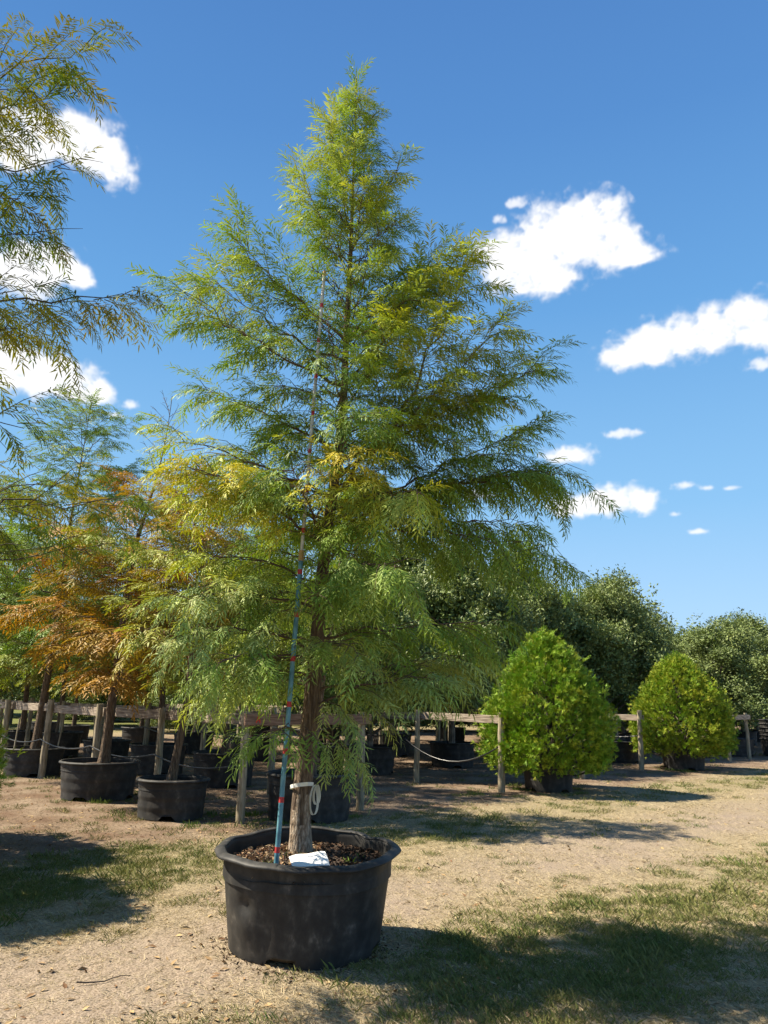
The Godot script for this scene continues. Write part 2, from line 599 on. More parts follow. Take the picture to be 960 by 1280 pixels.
func trunk_at(trunk: PackedVector3Array, y: float) -> Vector3:
	for k in trunk.size() - 1:
		if y <= trunk[k + 1].y or k == trunk.size() - 2:
			var a := trunk[maxi(k - 1, 0)]
			var b := trunk[k]
			var c := trunk[k + 1]
			var d := trunk[mini(k + 2, trunk.size() - 1)]
			var t := clampf((y - b.y) / (c.y - b.y), 0.0, 1.0)
			var q := b.cubic_interpolate(c, a, d, t)
			return Vector3(q.x, y if t < 1.0 else c.y, q.z)
	return trunk[0]

# a broad-leaved evergreen: trunk, limbs and clumps of leaves in lobes
func oak(tree: Node3D, height: float, low: float, reach: float, clumps: int, clump: Mesh, pal: Array, seed_: int, size := 1.0, slim := 0.0) -> void:
	var g := RandomNumberGenerator.new()
	g.seed = seed_
	var b := MB.new()
	var pts := PackedVector3Array()
	var rad := PackedFloat32Array()
	for k in 9:
		var t := k / 8.0
		pts.append(Vector3(g.randfn(0, 0.03) * t * height * 0.3, t * height * 0.85, g.randfn(0, 0.03) * t * height * 0.3))
		rad.append(lerpf(0.017, 0.003, t) * height)
	b.tube(pts, rad, 8)
	part("trunk", b.mesh(M.grey_bark), tree)
	var br := MB.new()
	var xf := []
	var cols := []
	var lobes := 40
	var per := int(clumps / float(lobes))
	for k in lobes:
		var t := (k + g.randf()) / lobes
		var a := k * 2.4 + g.randf() * 0.7
		var shape := sin(PI * pow(clampf(t * 0.92 + 0.06, 0, 1), 0.62 + slim))
		var y := lerpf(low + 0.2, height - reach * 0.28, t) + g.randf_range(-0.5, 0.5)
		var rr := reach * shape * g.randf_range(0.4, 1.0)
		var c := Vector3(cos(a) * rr, y, sin(a) * rr)
		var y0 := clampf(y - rr * 0.9, low * 0.75, height * 0.8)
		br.tube(PackedVector3Array([Vector3(0, y0, 0), Vector3(c.x * 0.5, lerpf(y0, y, 0.4), c.z * 0.5), c]), PackedFloat32Array([0.006 * height, 0.004 * height, 0.0015 * height]), 4)
		var lobe := reach * g.randf_range(0.17, 0.38)
		var tint := pick(pal, g)
		for q in per:
			var d := Vector3(g.randfn(), g.randfn() * 0.8, g.randfn()).normalized()
			var r := lobe * pow(g.randf(), 0.45)
			if g.randf() < 0.12:
				r *= 1.3
			var p := c + d * r
			if p.y < low * 0.8:
				continue
			var s := size * g.randf_range(0.7, 1.3)
			xf.append(Transform3D(Basis(Vector3(g.randfn(), g.randfn(), g.randfn()).normalized(), g.randf() * TAU).scaled(Vector3(s, s, s)), p))
			var j := g.randf_range(0.7, 1.3)
			var cc := tint.lerp(pick(pal, g), 0.4)
			cols.append(Color(cc.r * j, cc.g * j, cc.b * j))
	part("branches", br.mesh(M.grey_bark), tree)
	baked("crown", clump, xf, cols, tree)

# an egg-shaped arborvitae; the profile is [height, radius]
func arborvitae(tree: Node3D, height: float, reach: float, low: float, fan: Mesh, pal: Array, seed_: int) -> void:
	var g := RandomNumberGenerator.new()
	g.seed = seed_
	var b := MB.new()
	b.tube(PackedVector3Array([Vector3(0, 0.35, 0), Vector3(0.02, height * 0.45, 0.01), Vector3(0, height * 0.9, 0)]), PackedFloat32Array([0.06, 0.04, 0.012]), 8)
	part("trunk", b.mesh(M.grey_bark), tree)
	var br := MB.new()
	var xf := []
	var cols := []
	var nz := FastNoiseLite.new()
	nz.seed = seed_
	nz.frequency = 1.1
	var tufts := 1100
	for k in tufts:
		var t := (k + g.randf()) / tufts
		var y := lerpf(low, height, 1.0 - pow(1.0 - t, 0.75))
		var u := (y - low) / (height - low)
		var r := reach * pow(sin(PI * pow(u * 0.86 + 0.14, 0.62)), 0.72) if u < 0.999 else 0.02
		var a := k * 2.39996 + g.randf_range(-0.2, 0.2)
		var d := Vector3(cos(a), 0, sin(a))
		var bump := 1.0 + 0.34 * nz.get_noise_3d(d.x * 1.5, y * 0.9, d.z * 1.5) + g.randf_range(-0.16, 0.05)
		var c := Vector3(0, y, 0) + d * r * bump
		var out := (d + Vector3(0, lerpf(0.45, 1.5, u), 0)).normalized()
		if k % 4 == 0:
			br.tube(PackedVector3Array([Vector3(0, maxf(0.4, y - r * 0.8), 0), c * Vector3(0.6, 1, 0.6) + Vector3(0, -0.15, 0), c]), PackedFloat32Array([0.015, 0.01, 0.003]), 3)
		var tint := pick(pal, g)
		var thin_spot := nz.get_noise_3d(d.x * 2.0 + 9.0, y * 1.6, d.z * 2.0)
		var many := 13
		if thin_spot < -0.4:
			many = 4
		for q in many:
			var f := (out + Vector3(g.randfn(), g.randfn(), g.randfn()) * 0.42).normalized()
			var p := c + out * g.randf_range(-0.16, 0.03) + Vector3(g.randfn(), g.randfn(), g.randfn()) * 0.06
			var s := g.randf_range(0.55, 1.05)
			var sd := f.cross(Vector3(g.randfn(), g.randfn(), g.randfn())).normalized()
			xf.append(Transform3D(Basis(sd * s, f.cross(sd) * -s, f * s), p))
			var j := g.randf_range(0.8, 1.2)
			cols.append(Color(tint.r * j * g.randf_range(0.85, 1.15), tint.g * j, tint.b * j))
	part("branches", br.mesh(M.dark_twig), tree)
	baked("crown", fan, xf, cols, tree)

# ---------------------------------------------------------------- tubs, fences
func tub(called: String, at: Vector3, rim: float, foot: float, high: float, fill: float, ridges: bool, mat: Material, seed_: int, fancy := false) -> Node3D:
	var g := RandomNumberGenerator.new()
	g.seed = seed_
	var o := base(called, at, g.randf() * TAU if not fancy else 0.0)
	var ph := g.randf() * TAU
	var sides := 96 if fancy else 48
	var warp := func(a: float) -> Vector2:
		var dr := 0.007 * sin(a * 7.0 + 2.0) + 0.004 * sin(a * 13.0)
		var dy := 0.006 * sin(a * 3.0 + 1.0) + 0.003 * sin(a * 11.0)
		var d := wrapf(a + 0.75, -PI, PI)
		dr -= 0.02 * exp(-d * d / 0.01)
		dy -= 0.008 * exp(-d * d / 0.02)
		d = wrapf(a - 3.7, -PI, PI)
		dy -= 0.012 * exp(-d * d / 0.02)
		dr += 0.02 * exp(-d * d / 0.02)
		return Vector2(dr, dy)
	var wall := MB.new()
	var prof := []
	var rows := 30 if fancy else 18
	for k in rows + 1:
		var t := float(k) / rows
		var r := lerpf(foot, rim - 0.03, t)
		if ridges:
			var band := fmod(t * 3.5 + 0.25, 1.0)
			r += 0.012 * smoothstep(0.0, 0.12, band) * (1.0 - band)
		prof.append([r, t * (high - 0.012)])
	# over the edge and down inside
	for k in 6:
		var t := k / 5.0
		prof.append([lerpf(rim - 0.045, lerpf(foot, rim, fill / high) - 0.02, t), lerpf(high - 0.012, fill - 0.06, t)])
	wall.lathe(prof, sides, func(a: float, k: int) -> Vector2:
		var y: float = prof[k][1]
		var dr := 0.010 * sin(a * 2.0 + ph) + 0.006 * sin(a * 3.0 - ph * 2.0 + y * 3.0)
		var dy := 0.0
		if fancy:
			dr += 0.006 * sin(a * 5.0 + y * 4.0 + 1.0)
			var w: Vector2 = (warp.call(a) as Vector2) * smoothstep(0.55, 0.95, y / high)
			dr += w.x
			dy += w.y
			# the dent and crease on the sunny flank
			var d := wrapf(a - 2.3, -PI, PI)
			dr -= 0.028 * exp(-d * d / 0.012 - pow((y - 0.33) / 0.05, 2.0))
			dr += 0.012 * exp(-d * d / 0.006 - pow((y - 0.2) / 0.09, 2.0))
			d = wrapf(a - 2.0, -PI, PI)
			dr -= 0.012 * exp(-d * d / 0.004 - pow((y - 0.25) / 0.2, 2.0))
		if k == 0:
			# notches in the foot
			var f := fmod(a / TAU * 4.0 + 0.36, 1.0)
			if f > 0.36 and f < 0.64:
				dy = 0.055
		elif k == 1 and high > 0.3:
			var f := fmod(a / TAU * 4.0 + 0.36, 1.0)
			if f > 0.36 and f < 0.64:
				dy = 0.042
		return Vector2(dr, dy))
	part("wall", wall.mesh(mat, true), o)
	var lip := MB.new()
	var ring := []
	var lw := 0.036 if fancy else 0.024
	for k in 13:
		var a := -PI * 0.5 + TAU * k / 12.0
		ring.append([rim - 0.012 + cos(a) * lw, high - 0.012 + sin(a) * 0.017 + cos(a) * -0.007])
	lip.lathe(ring, sides, func(a: float, k: int) -> Vector2:
		var dr := 0.010 * sin(a * 2.0 + ph) + 0.006 * sin(a * 3.0 - ph * 2.0 + high * 3.0)
		var dy := 0.0
		if fancy:
			var w: Vector2 = warp.call(a)
			dr += w.x + 0.006 * sin(a * 5.0 + high * 4.0 + 1.0)
			dy += w.y
		return Vector2(dr, dy))
	part("rim", lip.mesh(mat, true), o)
	var earth := MB.new()
	var rs := lerpf(foot, rim, fill / high) - 0.022
	var disc := []
	for k in 9:
		disc.append([maxf(0.001, rs * (1.0 - k / 8.0)), fill])
	earth.lathe(disc, 32, func(a: float, k: int) -> Vector2:
		return Vector2(0, 0.05 * (k / 8.0) + (g.randf_range(-0.012, 0.012) if k < 8 else 0.0)))
	part("soil", earth.mesh(M.soil, true), o)
	return o

func fence(label: String, group: String, posts: Array, high: float, rail_top: float, side: float, seed_: int, first_rail := 0, rail_mat: Material = null) -> Node3D:
	var g := RandomNumberGenerator.new()
	g.seed = seed_
	var p0: Vector2 = posts[0]
	var o := base("rail_fence", Vector3(p0.x, 0, p0.y))
	tag(o, label, "fence", group)
	for k in posts.size():
		var p: Vector2 = posts[k] - p0
		if k == 0 and first_rail == 1:
			continue
		var r := g.randf_range(0.055, 0.07)
		var h := high + g.randf_range(-0.05, 0.05)
		var b := MB.new()
		var pts := PackedVector3Array()
		var rad := PackedFloat32Array()
		var lean := Vector3(g.randf_range(-0.025, 0.025), 0, g.randf_range(-0.025, 0.025))
		for q in 8:
			var t := q / 7.0
			pts.append(Vector3(p.x, -0.05 + (h + 0.05) * t, p.y) + lean * t + Vector3(g.randfn(), 0, g.randfn()) * 0.003)
			rad.append(r * (1.0 - 0.12 * t) * g.randf_range(0.97, 1.03))
		b.tube(pts, rad, 10, true)
		part("post", b.mesh(M.post[g.randi() % 4]), o)
	for k in posts.size() - 1:
		var a: Vector2 = posts[k] - p0
		var e: Vector2 = posts[k + 1] - p0
		var d := (e - a)
		var nrm := Vector2(d.y, -d.x).normalized() * side
		var ln := d.length() + (0.12 if k > 0 else 0.2)
		var b := MB.new()
		b.plank(ln - 0.02, 0.15, 0.042, 0.005, 0.003, g)
		var m: Material = rail_mat if rail_mat and k == 0 else M.rail[g.randi() % 4]
		var mid := (a + e) / 2.0 + nrm * (0.09 + 0.045 * (k % 2))
		var w := part("rail", b.mesh(m), o, Vector3(mid.x, rail_top - 0.075 + g.randf_range(-0.01, 0.01), mid.y))
		w.rotation = Vector3(0, -atan2(d.y, d.x), g.randf_range(-0.012, 0.012))
	return o

func hose(pts: Array, r: float, label: String, sag: float) -> void:
	var line := PackedVector3Array()
	var rad := PackedFloat32Array()
	for k in pts.size() - 1:
		for q in 10:
			var t := q / 10.0
			var p: Vector3 = pts[k].lerp(pts[k + 1], t)
			line.append(p - Vector3(0, sag * 4.0 * t * (1.0 - t) * pts[k].distance_to(pts[k + 1]) * 0.5, 0))
			rad.append(r)
	line.append(pts[pts.size() - 1])
	rad.append(r)
	var b := MB.new()
	b.tube(line, rad, 7, true)
	tag(single("irrigation_hose", b.mesh(M.hose)), label, "hose", "irrigation hoses along the rows")

# ---------------------------------------------------------------- ground
func into_rows(x: float, z: float) -> float:
	# metres past the line of the row ends, into the blocks of tubs
	return (Vector2(x, z) - POST_A).dot(Vector2(-0.714, -0.7))

func spot(x: float, z: float, cx: float, cz: float, rx: float, rz: float) -> float:
	return exp(-pow((x - cx) / rx, 2.0) - pow((z - cz) / rz, 2.0))

func green_share(x: float, z: float) -> float:
	var s := into_rows(x, z)
	var g := 0.42 * n_patch.get_noise_2d(x, z) + 0.25 * n_fine.get_noise_2d(x * 3.0, z * 3.0) + 0.03
	g += 0.28 * exp(-pow((s + 5.9) / 1.1, 2.0)) * smoothstep(-0.6, 0.8, x) + 0.24 * exp(-pow((s + 2.0) / 0.8, 2.0))
	g += 0.42 * spot(x, z, -2.4, -8.6, 1.0, 1.1) + 0.5 * spot(x, z, 1.2, -9.9, 1.6, 0.5) + 0.45 * spot(x, z, -3.2, -6.6, 0.6, 0.6) + 0.35 * spot(x, z, 1.3, -5.2, 1.2, 0.5)
	g -= 0.75 * exp(-pow((s + 3.9) / 0.9, 2.0)) + 0.5 * exp(-pow((s + 7.6) / 0.8, 2.0))
	g -= 0.8 * smoothstep(-0.9, -0.1, s) * (1.0 - smoothstep(18.0, 24.0, s))
	g += 0.55 * smoothstep(20.0, 26.0, s)
	return clampf(g, 0.0, 1.0)

func sand_share(x: float, z: float) -> float:
	var s := into_rows(x, z)
	var g := 0.8 * exp(-pow((s + 3.9) / 0.95, 2.0)) + 0.55 * exp(-pow((s + 7.9) / 0.8, 2.0)) + 0.75 * spot(x, z, -2.1, -4.9, 2.0, 0.8) + 0.5 * n_patch.get_noise_2d(x * 1.3 + 40.0, z * 1.3) + 0.3 * n_fine.get_noise_2d(x * 2.0, z * 2.0)
	return clampf(g, 0.0, 1.0) * (1.0 - smoothstep(-0.8, 0.2, s))

func ground_color(x: float, z: float) -> Color:
	var s := into_rows(x, z)
	var straw := Color(0.325, 0.265, 0.165)
	var sand := Color(0.30, 0.24, 0.185)
	var green := Color(0.165, 0.16, 0.065)
	var mulch := Color(0.165, 0.11, 0.075).lerp(Color(0.29, 0.225, 0.165), clampf(0.45 + 0.9 * n_fine.get_noise_2d(x * 2.0 + 7.0, z * 2.0), 0.0, 1.0))
	var c := straw.lerp(sand, sand_share(x, z))
	c = c.lerp(mulch, smoothstep(-1.2, -0.2, s + 0.5 * n_fine.get_noise_2d(x, z)) * (1.0 - smoothstep(18.0, 24.0, s)))
	c = c.lerp(green, green_share(x, z) * 0.75)
	var far := smoothstep(24.0, 34.0, s)
	c = c.lerp(Color(0.14, 0.165, 0.045), far * 0.8)
	var j := 1.0 + 0.10 * n_fine.get_noise_2d(x * 5.0, z * 5.0)
	return Color(c.r * j, c.g * j, c.b * j)

func ground_y(x: float, z: float) -> float:
	return 0.014 * n_bump.get_noise_2d(x, z) - 0.01

func make_ground() -> void:
	var xs: Array[float] = []
	var zs: Array[float] = []
	var x := 0.0
	var step := 0.09
	while x < 900.0:
		xs.append(x)
		if x > 9.0:
			step *= 1.06
		x += step
	var all_x: Array[float] = []
	for k in range(xs.size() - 1, 0, -1):
		all_x.append(-xs[k])
	all_x.append_array(xs)
	var z := -3.0
	step = 0.08
	while z > -1200.0:
		zs.append(z)
		if z < -16.0:
			step *= 1.045
		z -= step
	zs.reverse()
	z = -2.9
	step = 0.2
	while z < 400.0:
		zs.append(z)
		step *= 1.12
		z += step
	var b := MB.new()
	var w := all_x.size()
	for q in zs:
		for p in all_x:
			b.v.append(Vector3(p, ground_y(p, q), q))
			b.c.append(ground_color(p, q))
	for r in zs.size() - 1:
		for k in w - 1:
			var a := r * w + k
			b.quad(a, a + 1, a + w + 1, a + w)
	var o := single("ground", b.mesh(M.ground, true))
	o.set_meta("kind", "structure")
	tag(o, "sandy nursery ground with dry straw turf and green patches", "ground")

func make_grass() -> void:
	var g := RandomNumberGenerator.new()
	g.seed = 77
	var dry := grass_clump(46, 0.14, 0.02, 0.5, 0.018, 0.05, 0.0016, g)
	var fresh := grass_clump(40, 0.10, 0.35, 1.35, 0.025, 0.06, 0.0018, g)
	var lx := []
	var lc := []
	var dx := []
	var dc := []
	var fx := []
	var fc := []
	for k in 36000:
		# even in the picture rather than on the ground: thinner with distance
		var d := 3.4 / (1.0 - g.randf() * 0.89)
		var x := g.randf_range(-0.68, 0.68) * d + g.randf_range(-0.8, 0.8)
		var z := -d
		var s := into_rows(x, z)
		var gs := green_share(x, z)
		var sand := sand_share(x, z)
		var sc := g.randf_range(0.7, 1.3) * (1.7 if g.randf() < 0.04 else 1.0) * (1.0 + maxf(0.0, d - 8.0) * 0.06)
		var xf := Transform3D(Basis(Vector3.UP, g.randf() * TAU).scaled(Vector3(sc, sc, sc)), Vector3(x, ground_y(x, z), z))
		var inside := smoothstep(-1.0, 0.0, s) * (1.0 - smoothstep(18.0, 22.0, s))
		if g.randf() < gs * 0.85 + 0.05 * (1.0 - sand):
			fx.append(xf)
			var c := Color(0.07, 0.115, 0.02).lerp(Color(0.19, 0.19, 0.06), g.randf())
			fc.append(c.lerp(Color(0.26, 0.21, 0.11), g.randf() * 0.5 * (1.0 - gs)))
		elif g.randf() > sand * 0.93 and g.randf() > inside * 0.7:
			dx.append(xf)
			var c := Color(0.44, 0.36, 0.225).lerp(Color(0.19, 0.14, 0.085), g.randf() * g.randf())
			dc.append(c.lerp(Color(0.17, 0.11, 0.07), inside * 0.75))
	# weeds at the feet of the tubs
	for t in [Vector2(-2.83, -11.25), Vector2(-4.5, -13.1), Vector2(-7.0, -16.4), Vector2(-0.95, -11.4), Vector2(3.3, -15.65), Vector2(8.25, -21.75), Vector2(-1.81, -10.84), Vector2(2.31, -15.14)]:
		for k in 16:
			var a := g.randf() * TAU
			var r := 0.6 + g.randf() * 0.25
			var p := Vector2(t.x + cos(a) * r, t.y + sin(a) * r)
			var sc := g.randf_range(1.0, 2.2)
			fx.append(Transform3D(Basis(Vector3.UP, g.randf() * TAU).scaled(Vector3(sc * 0.6, sc, sc * 0.6)), Vector3(p.x, ground_y(p.x, p.y), p.y)))
			fc.append(Color(0.07, 0.13, 0.02).lerp(Color(0.16, 0.2, 0.04), g.randf()))
	for k in 7000:
		var d := 3.6 / (1.0 - g.randf() * 0.86)
		var x := g.randf_range(-0.66, 0.66) * d
		var z := -d
		var s := into_rows(x, z)
		if s < -1.0 and g.randf() < 0.75:
			continue
		var sc := g.randf_range(0.5, 1.3)
		lx.append(Transform3D(Basis.from_euler(Vector3(g.randfn(0, 0.35), g.randf() * TAU, g.randfn(0, 0.35))).scaled(Vector3(sc, sc, sc)), Vector3(x, ground_y(x, z) + 0.006, z)))
		lc.append(Color(0.42, 0.3, 0.15).lerp(Color(0.16, 0.08, 0.04), g.randf()))
	var a := scattered("dry_grass", dry, dx, dc, self)
	tag(a, "short dry straw grass all over the drive", "grass")
	a = scattered("green_grass", fresh, fx, fc, self)
	tag(a, "short green grass growing in patches on the drive", "grass")
	var lm := MB.new()
	lm.tri(Vector3(0, 0, -0.03), Vector3(0.012, 0.004, 0), Vector3(0, 0.002, 0.03))
	lm.tri(Vector3(0, 0, -0.03), Vector3(0, 0.002, 0.03), Vector3(-0.012, 0.005, 0))
	a = scattered("leaf_litter", lm.mesh(M.litter), lx, lc, self)
	tag(a, "brown and tan fallen leaves littering the ground by the tubs", "litter")
	# fallen twigs on the sand
	for t in [[-1.55, -4.95, 0.5, 0.3], [-2.35, -4.9, 2.4, 0.22], [1.2, -14.3, 0.3, 0.8], [1.6, -14.0, 2.9, 0.7]]:
		var b := MB.new()
		var p := PackedVector3Array()
		var r := PackedFloat32Array()
		for k in 7:
			var u := k / 6.0
			p.append(Vector3((u - 0.5) * t[3], 0.008 + g.randf_range(0, 0.012), g.randfn() * 0.012))
			r.append(0.005 * (1.0 - 0.6 * u))
		b.tube(p, r, 5, true)
		var o := single("fallen_twig", b.mesh(M.dark_twig), Vector3(t[0], ground_y(t[0], t[1]), t[1]))
		o.rotation.y = t[2]
		var near: bool = t[1] > -8.0
		tag(o, "thin dark twig lying on the bare sand" if near else "dark stick lying on mulch between fence posts", "twig", "twigs on the sand" if near else "sticks on the mulch")

# ---------------------------------------------------------------- sky
func make_sky() -> Sky:
	var w := 4096
	var h := 2048
	var img := Image.create(w, h, false, Image.FORMAT_RGBF)
	var stops := [[0.0, Color(0.25, 0.335, 0.43)], [5.0, Color(0.19, 0.298, 0.42)], [14.0, Color(0.115, 0.235, 0.378)], [28.0, Color(0.061, 0.16, 0.315)], [40.0, Color(0.041, 0.115, 0.262)], [48.0, Color(0.035, 0.098, 0.236)], [90.0, Color(0.026, 0.078, 0.2)]]
	var row_color: Array[Color] = []
	for y in h:
		var e := 90.0 - (y + 0.5) / h * 180.0
		var c: Color = stops[0][1]
		if e < 0.0:
			c = Color(0.12, 0.11, 0.085)
		for k in stops.size() - 1:
			if e >= stops[k][0] and e < stops[k + 1][0]:
				c = (stops[k][1] as Color).lerp(stops[k + 1][1], (e - stops[k][0]) / (stops[k + 1][0] - stops[k][0]))
		row_color.append(c)
		img.fill_rect(Rect2i(0, y, w, 1), c)
	# clouds: lists of puffs [azimuth, elevation, half width, half height] in degrees
	var clouds := [
		[[10.1, 31.5, 3.5, 2.3], [14.0, 32.6, 4.2, 2.7], [16.9, 33.9, 2.3, 1.6], [18.3, 31.7, 2.6, 1.7], [20.3, 30.9, 1.9, 0.6], [12.6, 30.2, 3.0, 1.4]],
		[[10.5, 35.4, 1.1, 0.5], [9.2, 34.4, 0.9, 0.4]],
		[[19.1, 24.6, 2.4, 1.4], [22.0, 25.0, 3.2, 1.7], [25.3, 25.4, 2.6, 1.8], [28.0, 25.3, 2.2, 1.9], [30.5, 24.6, 2.6, 2.2]], [[27.7, 22.7, 1.2, 0.6]],
		[[14.4, 14.0, 2.1, 0.9], [16.8, 14.3, 2.2, 1.1], [19.0, 14.3, 1.3, 1.1]], [[14.1, 17.7, 2.1, 0.75]], [[18.0, 19.1, 1.5, 0.4]], [[22.2, 15.1, 1.1, 0.35], [23.5, 14.85, 0.9, 0.22]], [[22.7, 11.9, 0.8, 0.22]], [[21.4, 13.2, 0.6, 0.2]], [[25.2, 14.7, 0.9, 0.16]], [[7.3, 15.1, 1.5, 0.6]],
		[[-27.6, 36.0, 3.4, 1.6], [-24.8, 36.3, 2.6, 1.9], [-22.6, 35.3, 1.7, 1.5], [-29.6, 34.5, 2.4, 1.3], [-32.4, 35.1, 2.6, 1.7]], [[-26.4, 28.4, 2.7, 1.5], [-28.3, 27.2, 3.2, 1.9], [-24.1, 28.1, 1.1, 0.9]],
		[[-26.9, 21.2, 2.9, 2.1], [-24.2, 21.1, 2.4, 1.5], [-22.3, 20.6, 1.8, 1.0], [-30.0, 21.4, 3.0, 2.4]], [[-19.5, 20.2, 0.6, 0.45]], [[-20.6, 19.3, 0.8, 0.35]]]
	var g := RandomNumberGenerator.new()
	g.seed = 5
	for k in 26:
		var az := g.randf_range(45.0, 315.0)
		var el := 8.0 + 45.0 * pow(g.randf(), 1.3)
		var s := g.randf_range(0.6, 1.2) * (0.5 + el / 40.0)
		var puffs := []
		for q in g.randi_range(3, 6):
			puffs.append([az + (q - 2.5) * 2.4 * s, el + g.randf_range(-0.8, 0.8) * s, g.randf_range(1.6, 3.4) * s, g.randf_range(0.9, 1.9) * s])
		clouds.append(puffs)
	var nz := FastNoiseLite.new()
	nz.seed = 9
	nz.frequency = 0.34
	nz.fractal_octaves = 5
	nz.fractal_gain = 0.55
	var per := w / 360.0
	for puffs in clouds:
		var a0 := 999.0
		var a1 := -999.0
		var e0 := 999.0
		var e1 := -999.0
		for p in puffs:
			a0 = minf(a0, p[0] - p[2] * 1.7); a1 = maxf(a1, p[0] + p[2] * 1.7)
			e0 = minf(e0, p[1] - p[3] * 1.7); e1 = maxf(e1, p[1] + p[3] * 1.7)
		if a1 - a0 > 90.0:
			continue
		var thin: bool = puffs.size() < 3 and puffs[0][3] < 0.65
		for y in range(int((90.0 - e1) * per), int((90.0 - e0) * per)):
			if y < 0 or y >= h / 2:
				continue
			var e := 90.0 - (y + 0.5) / per
			for x in range(int(floor(a0 * per)), int(ceil(a1 * per))):
				var a := (x + 0.5) / per
				var d := 0.0
				for p in puffs:
					var u: float = (a - p[0]) / p[2]
					var v: float = (e - p[1]) / p[3]
					if v < 0.0:
						v *= 1.25
					var k := maxf(0.0, 1.0 - (u * u + v * v) * 0.5)
					if k > 0.0:
						d = d + k * k - d * k * k
				if d <= 0.0:
					continue
				var n := nz.get_noise_2d(a * cos(deg_to_rad(e)) * 1.2, e * 1.35)
				var fine_n := nz.get_noise_2d(a * 3.6 + 50.0, e * 4.2)
				var wisp := nz.get_noise_2d(a * 2.1 + n * 3.0, e * 2.6 + 20.0)
				var q := d + n * 0.42 + wisp * 0.24 + fine_n * 0.14
				var al := pow(smoothstep(0.02, 0.74, q), 1.25)
				if thin:
					al = smoothstep(0.25, 1.0, q + fine_n * 0.3) * 0.8
				if al <= 0.003:
					continue
				al *= 1.0 - 0.3 * smoothstep(0.05, 0.45, absf(wisp)) * smoothstep(0.1, -0.4, n)
				var white := Color(0.44, 0.44, 0.446)
				img.set_pixel((x + 2 * w) % w, y, row_color[y].lerp(white, al))
	var m := PanoramaSkyMaterial.new()
	m.panorama = ImageTexture.create_from_image(img)
	var s := Sky.new()
	s.sky_material = m
	return s

# ---------------------------------------------------------------- scene
func _ready() -> void:
	rng.seed = 1234
	n_patch.seed = 21; n_patch.frequency = 0.28; n_patch.fractal_octaves = 3
	n_fine.seed = 22; n_fine.frequency = 0.55; n_fine.fractal_octaves = 4
	n_bump.seed = 23; n_bump.frequency = 0.6; n_bump.fractal_octaves = 3

	var cam := Camera3D.new()
	cam.name = "camera"
	add_child(cam)
	cam.position = Vector3(0, 1.6, 0)
	cam.basis = Basis(Vector3.RIGHT, deg_to_rad(13.8)) * Basis(Vector3.BACK, deg_to_rad(1.3))
	cam.fov = 67.33
	cam.near = 0.05
	cam.far = 4000.0
	cam.current = true

	var env := Environment.new()
	env.background_mode = Environment.BG_SKY
	env.sky = make_sky()
	env.background_energy_multiplier = 1.0
	env.tonemap_mode = Environment.TONE_MAPPER_LINEAR
	env.tonemap_exposure = 2.5
	env.sdfgi_enabled = true
	env.ssao_enabled = true
	env.ssil_enabled = true
	var we := WorldEnvironment.new()
	we.name = "sky"
	we.environment = env
	add_child(we)

	var sun := DirectionalLight3D.new()
	sun.name = "sun"
	sun.light_energy = 1.6
	sun.light_color = Color(1.0, 0.955, 0.87)
	sun.light_angular_distance = 0.5
	sun.shadow_enabled = true
	add_child(sun)
	sun.look_at_from_position(Vector3.ZERO, Vector3(0.663, -0.743, 0.093))

	make_materials()
	make_ground()
	make_grass()
	make_fences()
	make_trees()
	make_main_tree()
	make_near_tree()
	make_pole()

func row_points(from: Vector2, count: int, gap: float) -> Array:
	var a := []
	for k in count:
		a.append(from + ROW * gap * k)
	return a

